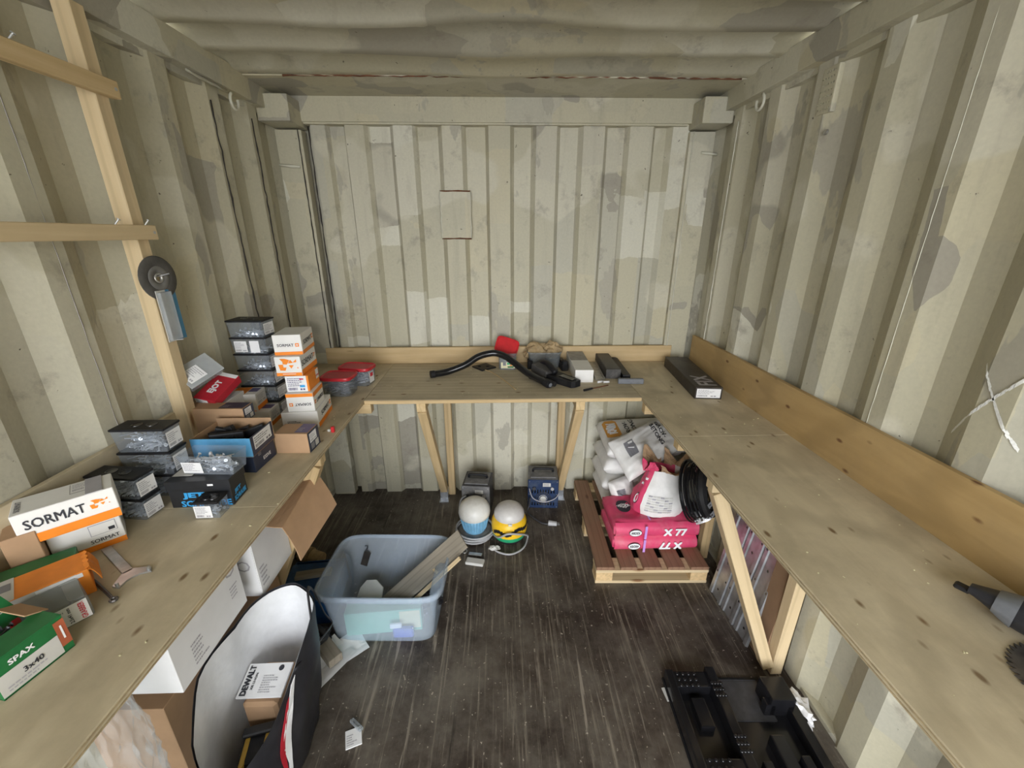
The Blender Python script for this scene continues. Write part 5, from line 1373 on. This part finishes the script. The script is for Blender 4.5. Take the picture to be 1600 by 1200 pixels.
# ---- under the crowded bench
o, f = carton('storage_carton', 'large white carton with faint vertical print under the crowded bench', .26, .30, .36, (-.985, -1.520, .535), R(0), 'card_white')
lettering('OO', f['R'], .11, .02, 'ink_soft', o, height=.05, rot=R(90), bold=0); fine_print(f['R'], .11, -.09, .04, .05, 'ink_soft', o, 4, 2, False); fine_print(f['R'], -.06, -.12, .06, .08, 'ink_soft', o, 6, 9, False)
o = empty('open_carton', (-.975, -1.195, .483), R(0)); tag(o, 'opened white carton with brown flaps folded out under the crowded bench', 'open box')
L, W, H = .25, .212, .325
panel('base', (0, 0, .002), (L, W, .004), 'card_brown', o); panel('back_panel', (-L / 2, 0, H / 2), (.004, W, H), 'card_white', o)
fr = panel('front_panel', (L / 2, 0, H / 2), (.004, W, H), 'card_white', o); panel('side_panel', (0, W / 2, H / 2), (L, .004, H), 'card_white', o); sd = panel('side_panel', (0, -W / 2, H / 2), (L, .004, H), 'card_white', o)
rect(lambda u, v: (L / 2 + .003, u, H / 2 + v), .06, .10, .05, .05, 'green_lamp', fr, 'print_patch'); fine_print(lambda u, v: (L / 2 + .003, u, H / 2 + v), -.07, -.09, .05, .09, 'ink_soft', fr, 5, 3, False)
lettering('O', lambda u, v: (u, -W / 2 - .003, H / 2 + v), .085, -.03, 'ink_soft', sd, height=.045, bold=0); pass
def flap(nm, p0, p1, p2, p3, mat='card_brown', bow=.01):
    P = [Vector(q) for q in (p0, p1, p2, p3)]
    nn = (P[1] - P[0]).cross(P[3] - P[0]).normalized()
    b = MB(); b.grid(lambda u, v: P[0].lerp(P[1], u).lerp(P[3].lerp(P[2], u), v) + nn * bow * math.sin(math.pi * v), 6, 6); ob = b.build(nm, mat, o); solid(ob, .003); return ob
flap('flap', (L / 2, -W / 2, H), (L / 2, W / 2 + .02, H), (L / 2 + .13, W / 2 + .05, H + .02), (L / 2 + .12, -W / 2 - .0, H - .035))
flap('flap', (L / 2 + .12, -W / 2, H - .035), (L / 2 + .13, W / 2 + .05, H + .02), (L / 2 + .185, W / 2 + .06, H - .14), (L / 2 + .14, -W / 2 + .03, H - .20), bow=-.006)
o, f = carton('storage_carton', 'plain brown carton carrying the white cartons under the crowded bench', .225, .58, .482, (-1.033, -1.385, 0), 0, 'card_brown')
# blue crate, roll, cord, wood, paper
o = empty('blue_crate', (-.915, -.872, 0), R(6)); tag(o, 'dark blue plastic crate beside the frosted tub', 'crate')
for c, d in (((0, 0, .003), (.24, .28, .006)), ((-.118, 0, .06), (.005, .28, .12)), ((.118, 0, .06), (.005, .28, .12)), ((0, -.138, .06), (.24, .005, .12)), ((0, .138, .06), (.24, .005, .12))): panel('crate_panel', c, d, 'deep_blue', o)
panel('lid', (0, -.01, .123), (.25, .25, .008), 'deep_blue', o)
o = beam('wood_offcut', (-1.0, -.855, .136), (-.84, -.825, .136), .045, .018, 'board_grey', None); tag(o, 'grey wooden offcut lying on the blue crate', 'offcut')
o = empty('tape_roll', (-1.045, -.61, .042), R(-20)); tag(o, 'tan cylindrical roll in the dark corner behind the blue crate', 'roll')
b = MB(); b.cyl((-.06, 0, 0), (.0, 0, 0), .042, n=20); shade_auto(b.build('wide_drum', 'tan_roll', o)); b = MB(); b.cyl((.008, 0, -.002), (.07, 0, -.006), .036, n=20); shade_auto(b.build('narrow_drum', 'tan_roll', o)); b = MB(); b.cyl((-.075, 0, 0), (-.06, 0, 0), .040, n=20); b.build('dark_cap', 'black_plastic', o)
rnd = random.Random(3); P = []
for k in range(26): P.append((-.795 + .05 * math.sin(k * 1.1) * rnd.uniform(.5, 1), -1.135 + .06 * math.cos(k * .9) * rnd.uniform(.5, 1), .025 + .11 * (k / 26) * rnd.uniform(.5, 1)))
b = MB(); b.tube(spline(P, 5), .012, 7); tag(b.build('cord_bundle', 'black_rubber', None, True), 'tangled bundle of black rubber cord between the dark bag and the tub', 'cord')
o = beam('wood_block', (-.775, -1.135, .040), (-.690, -1.212, .034), .058, .040, 'board_grey', None); tag(o, 'sawn pale wood block lying on the white papers', 'block')
o = empty('paper_sheet', (-.735, -1.205, .002), R(-32)); tag(o, 'creased folded white paper sheet under the wood block', 'paper', )
def sheetp(w, h, fold, lift_): 
    b = MB(); b.grid(lambda u, v: (w * (u - .5), h * (v - .5), .002 + lift_ * abs(u - fold) * (1.2 if u < fold else .5) + .004 * noise.noise(Vector((u * 4, v * 4, 1)))), 9, 7); return b
ob = sheetp(.145, .195, .45, .05).build('sheet', 'paper_white', o); solid(ob, .0004)
o = empty('paper_sheet', (-.675, -1.135, .002), R(-50)); tag(o, 'flat white paper sheet peeping from under the frosted tub', 'paper')
ob = sheetp(.12, .15, .7, .01).build('sheet', 'paper_white', o); solid(ob, .0004)
o = empty('torn_packet', (-.535, -1.478, .001), R(20)); tag(o, 'torn white packet with fine print lying on the open floor', 'packet')
b = MB(); b.box((0, 0, .002), (.055, .062, .003), bev=.001); b.build('card', 'paper_white', o); fine_print(lambda u, v: (u, v, .0042), -.005, -.005, .036, .04, 'ink_soft', o, 5, 7, False)
b = MB(); b.box((0, 0, 0), (.016, .060, .012), bev=.002); ob = b.build('clear_blister', 'clear_grey', o); ob.location = (.012, .035, .010); ob.rotation_euler = (0, .3, .6)

# ---- big carrier bag, dark outside and white inside, with tools in it
o = empty('carrier_bag', (-.80, -1.52, 0)); tag(o, 'large open carrier bag, dark outside with white lining', 'bag')
rim = [(-.852, -1.37, .505), (-.81, -1.295, .505), (-.740, -1.275, .515), (-.672, -1.320, .510), (-.640, -1.400, .490), (-.645, -1.530, .42), (-.672, -1.655, .35), (-.715, -1.745, .31), (-.775, -1.775, .32), (-.825, -1.73, .42), (-.852, -1.62, .525), (-.855, -1.49, .53)]
bot = [(-.870, -1.40, 0), (-.82, -1.335, 0), (-.765, -1.325, 0), (-.715, -1.36, 0), (-.69, -1.42, 0), (-.68, -1.50, 0), (-.685, -1.60, 0), (-.70, -1.68, 0), (-.76, -1.70, 0), (-.82, -1.68, 0), (-.862, -1.58, 0), (-.870, -1.48, 0)]
def loopn(P, n=48):
    P = [Vector(p) for p in P]; K = len(P); out = []
    for i in range(n):
        t = i / n * K; k = int(t); f_ = t - k
        p0, p1, p2, p3 = P[(k - 1) % K], P[k % K], P[(k + 1) % K], P[(k + 2) % K]
        out.append(.5 * ((2 * p1) + (p2 - p0) * f_ + (2 * p0 - 5 * p1 + 4 * p2 - p3) * f_ ** 2 + (3 * p1 - p0 - 3 * p2 + p3) * f_ ** 3))
    return out
RM, BT = loopn(rim), loopn(bot); bc = Vector((-.765, -1.49, 0))
def bagp(i, v, ins=0.0):
    p = BT[i % 48].lerp(RM[i % 48], v); d_ = Vector((p.x - bc.x, p.y - bc.y, 0)); l = d_.length; d_.normalize()
    w = .022 * noise.noise(Vector((p.x * 9, p.y * 9, p.z * 7))) + .006 * noise.noise(Vector((p.x * 25, p.y * 25, p.z * 13)))
    return p + d_ * (w * (1 - .3 * v) + .018 * math.sin(math.pi * v) - ins)
def bag_shell(nm, mat, ins, v0, v1, capped=True):
    b = MB(); g = b.grid(lambda u, v: bagp(int(round(u * 48)), v0 + (v1 - v0) * v, ins), 48, 16, True)
    if capped: b.bm.faces.new([g[i][0] for i in range(48)])
    return b.build(nm, mat, o, False)
ob = bag_shell('outer_skin', 'dark_cloth_bag', 0, 0, 1); keep(ob, o); ob.data.polygons.foreach_set('use_smooth', [True] * len(ob.data.polygons))
ob = bag_shell('white_lining', 'bag_inner', .005, .02, .985); keep(ob, o); ob.data.polygons.foreach_set('use_smooth', [True] * len(ob.data.polygons))
def ribbon(nm, mat, i0, v0, i1, v1, w, n=16, wig=.6):
    b = MB(); A_ = []
    for k in range(n + 1):
        t = k / n; ii = i0 + (i1 - i0) * t + wig * math.sin(t * 6); v = v0 + (v1 - v0) * t; ww = w * (.5 + .9 * abs(math.sin(t * 4.2 + .4)))
        def P_(x):
            f_ = x - math.floor(x); return bagp(int(math.floor(x)), v, -.004).lerp(bagp(int(math.floor(x)) + 1, v, -.004), f_)
        A_.append((P_(ii - ww), P_(ii + ww)))
    for (a, c), (d_, e_) in zip(A_, A_[1:]): b.quad(a, c, e_, d_)
    ob = b.build(nm, mat); keep(ob, o); solid(ob, .001)
ribbon('printed_stripe', 'white_print', 20.5, .97, 25.5, .10, .42); ribbon('printed_stripe', 'red_card', 21.6, .93, 26.0, .05, .26)
b = MB(); b.tube(spline([RM[16] + Vector((0, 0, -.01)), (-.655, -1.36, .56), (-.672, -1.30, .50), (-.665, -1.27, .36), (-.65, -1.26, .30), (-.645, -1.34, .33), RM[20]], 6), .008, 6, flat=.35); keep(b.build('handle', 'dark_cloth_bag', None, True), o)
o2 = empty('instruction_card', (-.790, -1.47, .292), R(-2), rx=R(16), ry=R(-4)); tag(o2, 'white tool manual with black brand lettering inside the dark bag', 'manual')
b = MB(); b.box((0, 0, .004), (.15, .100, .008), bev=.001); b.build('booklet', 'paper_white', o2)
fm = lambda u, v: (u, v, .0092)
lettering('DEWALT', fm, -.056, 0, 'ink', o2, height=.021, width=.088, rot=R(90), bold=.05); lettering('XR LI-ION', fm, -.034, -.004, 'ink', o2, height=.008, rot=R(90)); fine_print(fm, .022, -.012, .06, .055, 'ink_soft', o2, 8, 4, False)
V = [(.042 + .009 * math.cos(2 * math.pi * k / 16), .034 + .009 * math.sin(2 * math.pi * k / 16)) for k in range(16)]; poly2d(V, fm, 'ink', o2, 'round_mark')
o2 = empty('power_tool', (-.765, -1.605, .03), R(14)); tag(o2, 'black and yellow cordless tool case lying in the dark bag', 'power tool')
b = MB(); b.box((0, 0, .09), (.085, .11, .18), bev=.012, seg=2); b.build('case_body', 'black_plastic', o2)
for s in (-1, 1):
    b = MB(); b.box((s * .028, -.02, .176), (.016, .085, .012), bev=.003); b.build('yellow_latch', 'tool_yellow', o2)
b = MB(); b.box((0, .035, .186), (.09, .03, .014), bev=.004); b.build('grip', 'black_rubber', o2)
b = MB(); b.box((-.785, -1.46, .14), (.11, .15, .27), bev=.01); tag(b.build('inner_box', 'card_brown'), 'brown box standing in the bag under the manual', 'box')

# ---- big crumpled clear film bag
def film_blob(name, label, c, rx, ry, z0, z1, seed):
    b = MB()
    def fp_(u, v):
        a = 2 * math.pi * u; k = math.sin(math.pi * min(1, .12 + .83 * v)) ** .55
        n1 = noise.noise(Vector((math.cos(a) * 1.5, math.sin(a) * 1.5, v * 3 + seed))); n2 = abs(noise.noise(Vector((math.cos(a) * 4, math.sin(a) * 4, v * 8 + seed)))); n3 = noise.noise(Vector((math.cos(a) * 11, math.sin(a) * 11, v * 16 + seed)))
        r = k * (1 + .35 * n1 - .30 * n2 + .10 * n3)
        return (c[0] + rx * r * math.cos(a), c[1] + ry * r * math.sin(a), z0 + (z1 - z0) * v + .02 * n1 * math.sin(math.pi * v))
    g = b.grid(fp_, 60, 36, True)
    b.bm.faces.new([g[i][0] for i in range(60)])
    ob = b.build(name, 'film', None, False); tag(ob, label, 'plastic bag'); return ob
film_blob('film_bag', 'large crumpled clear plastic bag standing under the bench edge', (-.925, -1.85), .125, .115, 0.002, .86, 4.0)
film_blob('film_bag', 'low crumpled clear plastic bag on the floor before the dark carrier bag', (-.64, -1.86), .08, .06, 0.002, .40, 9.0)
film_blob('film_bag', 'crumpled clear plastic bag under the crowded bench beside the largest film bag', (-.86, -2.13), .10, .085, 0.002, .74, 13.0)
# floor debris: chips and swarf nobody could count
b = MB(); rnd = random.Random(11)
for k in range(330):
    x = rnd.uniform(-.62, 1.05); y = rnd.uniform(-1.9, -.15) if k % 3 else rnd.uniform(-1.5, -.9)
    s = rnd.uniform(.0008, .0022) * (2.6 if k % 29 == 0 else 1)
    b.box((x, y, .0012 + s * .2), (s * rnd.uniform(.8, 4), s, s * .5), rnd.uniform(0, 3.1))
db = b.build('floor_debris', 'board_grey'); tag(db, 'scattered pale wood chips and swarf over the dark floor', 'debris', None, 'stuff')
b = MB()
for k in range(160):
    x = rnd.choice((rnd.uniform(-1.1, -.66), rnd.uniform(.70, 1.13), rnd.uniform(-.6, .6))); y = rnd.uniform(-2.1, -.05) if abs(x) > .64 else rnd.uniform(-.57, -.05)
    s = rnd.uniform(.001, .003); b.box((x, y, ZB + .0008), (s * rnd.uniform(.8, 3), s, s * .5), rnd.uniform(0, 3.1))
tag(b.build('sawdust_chips', 'pale_yellow'), 'tiny pale sawdust chips strewn on the plywood benches', 'debris', None, 'stuff')
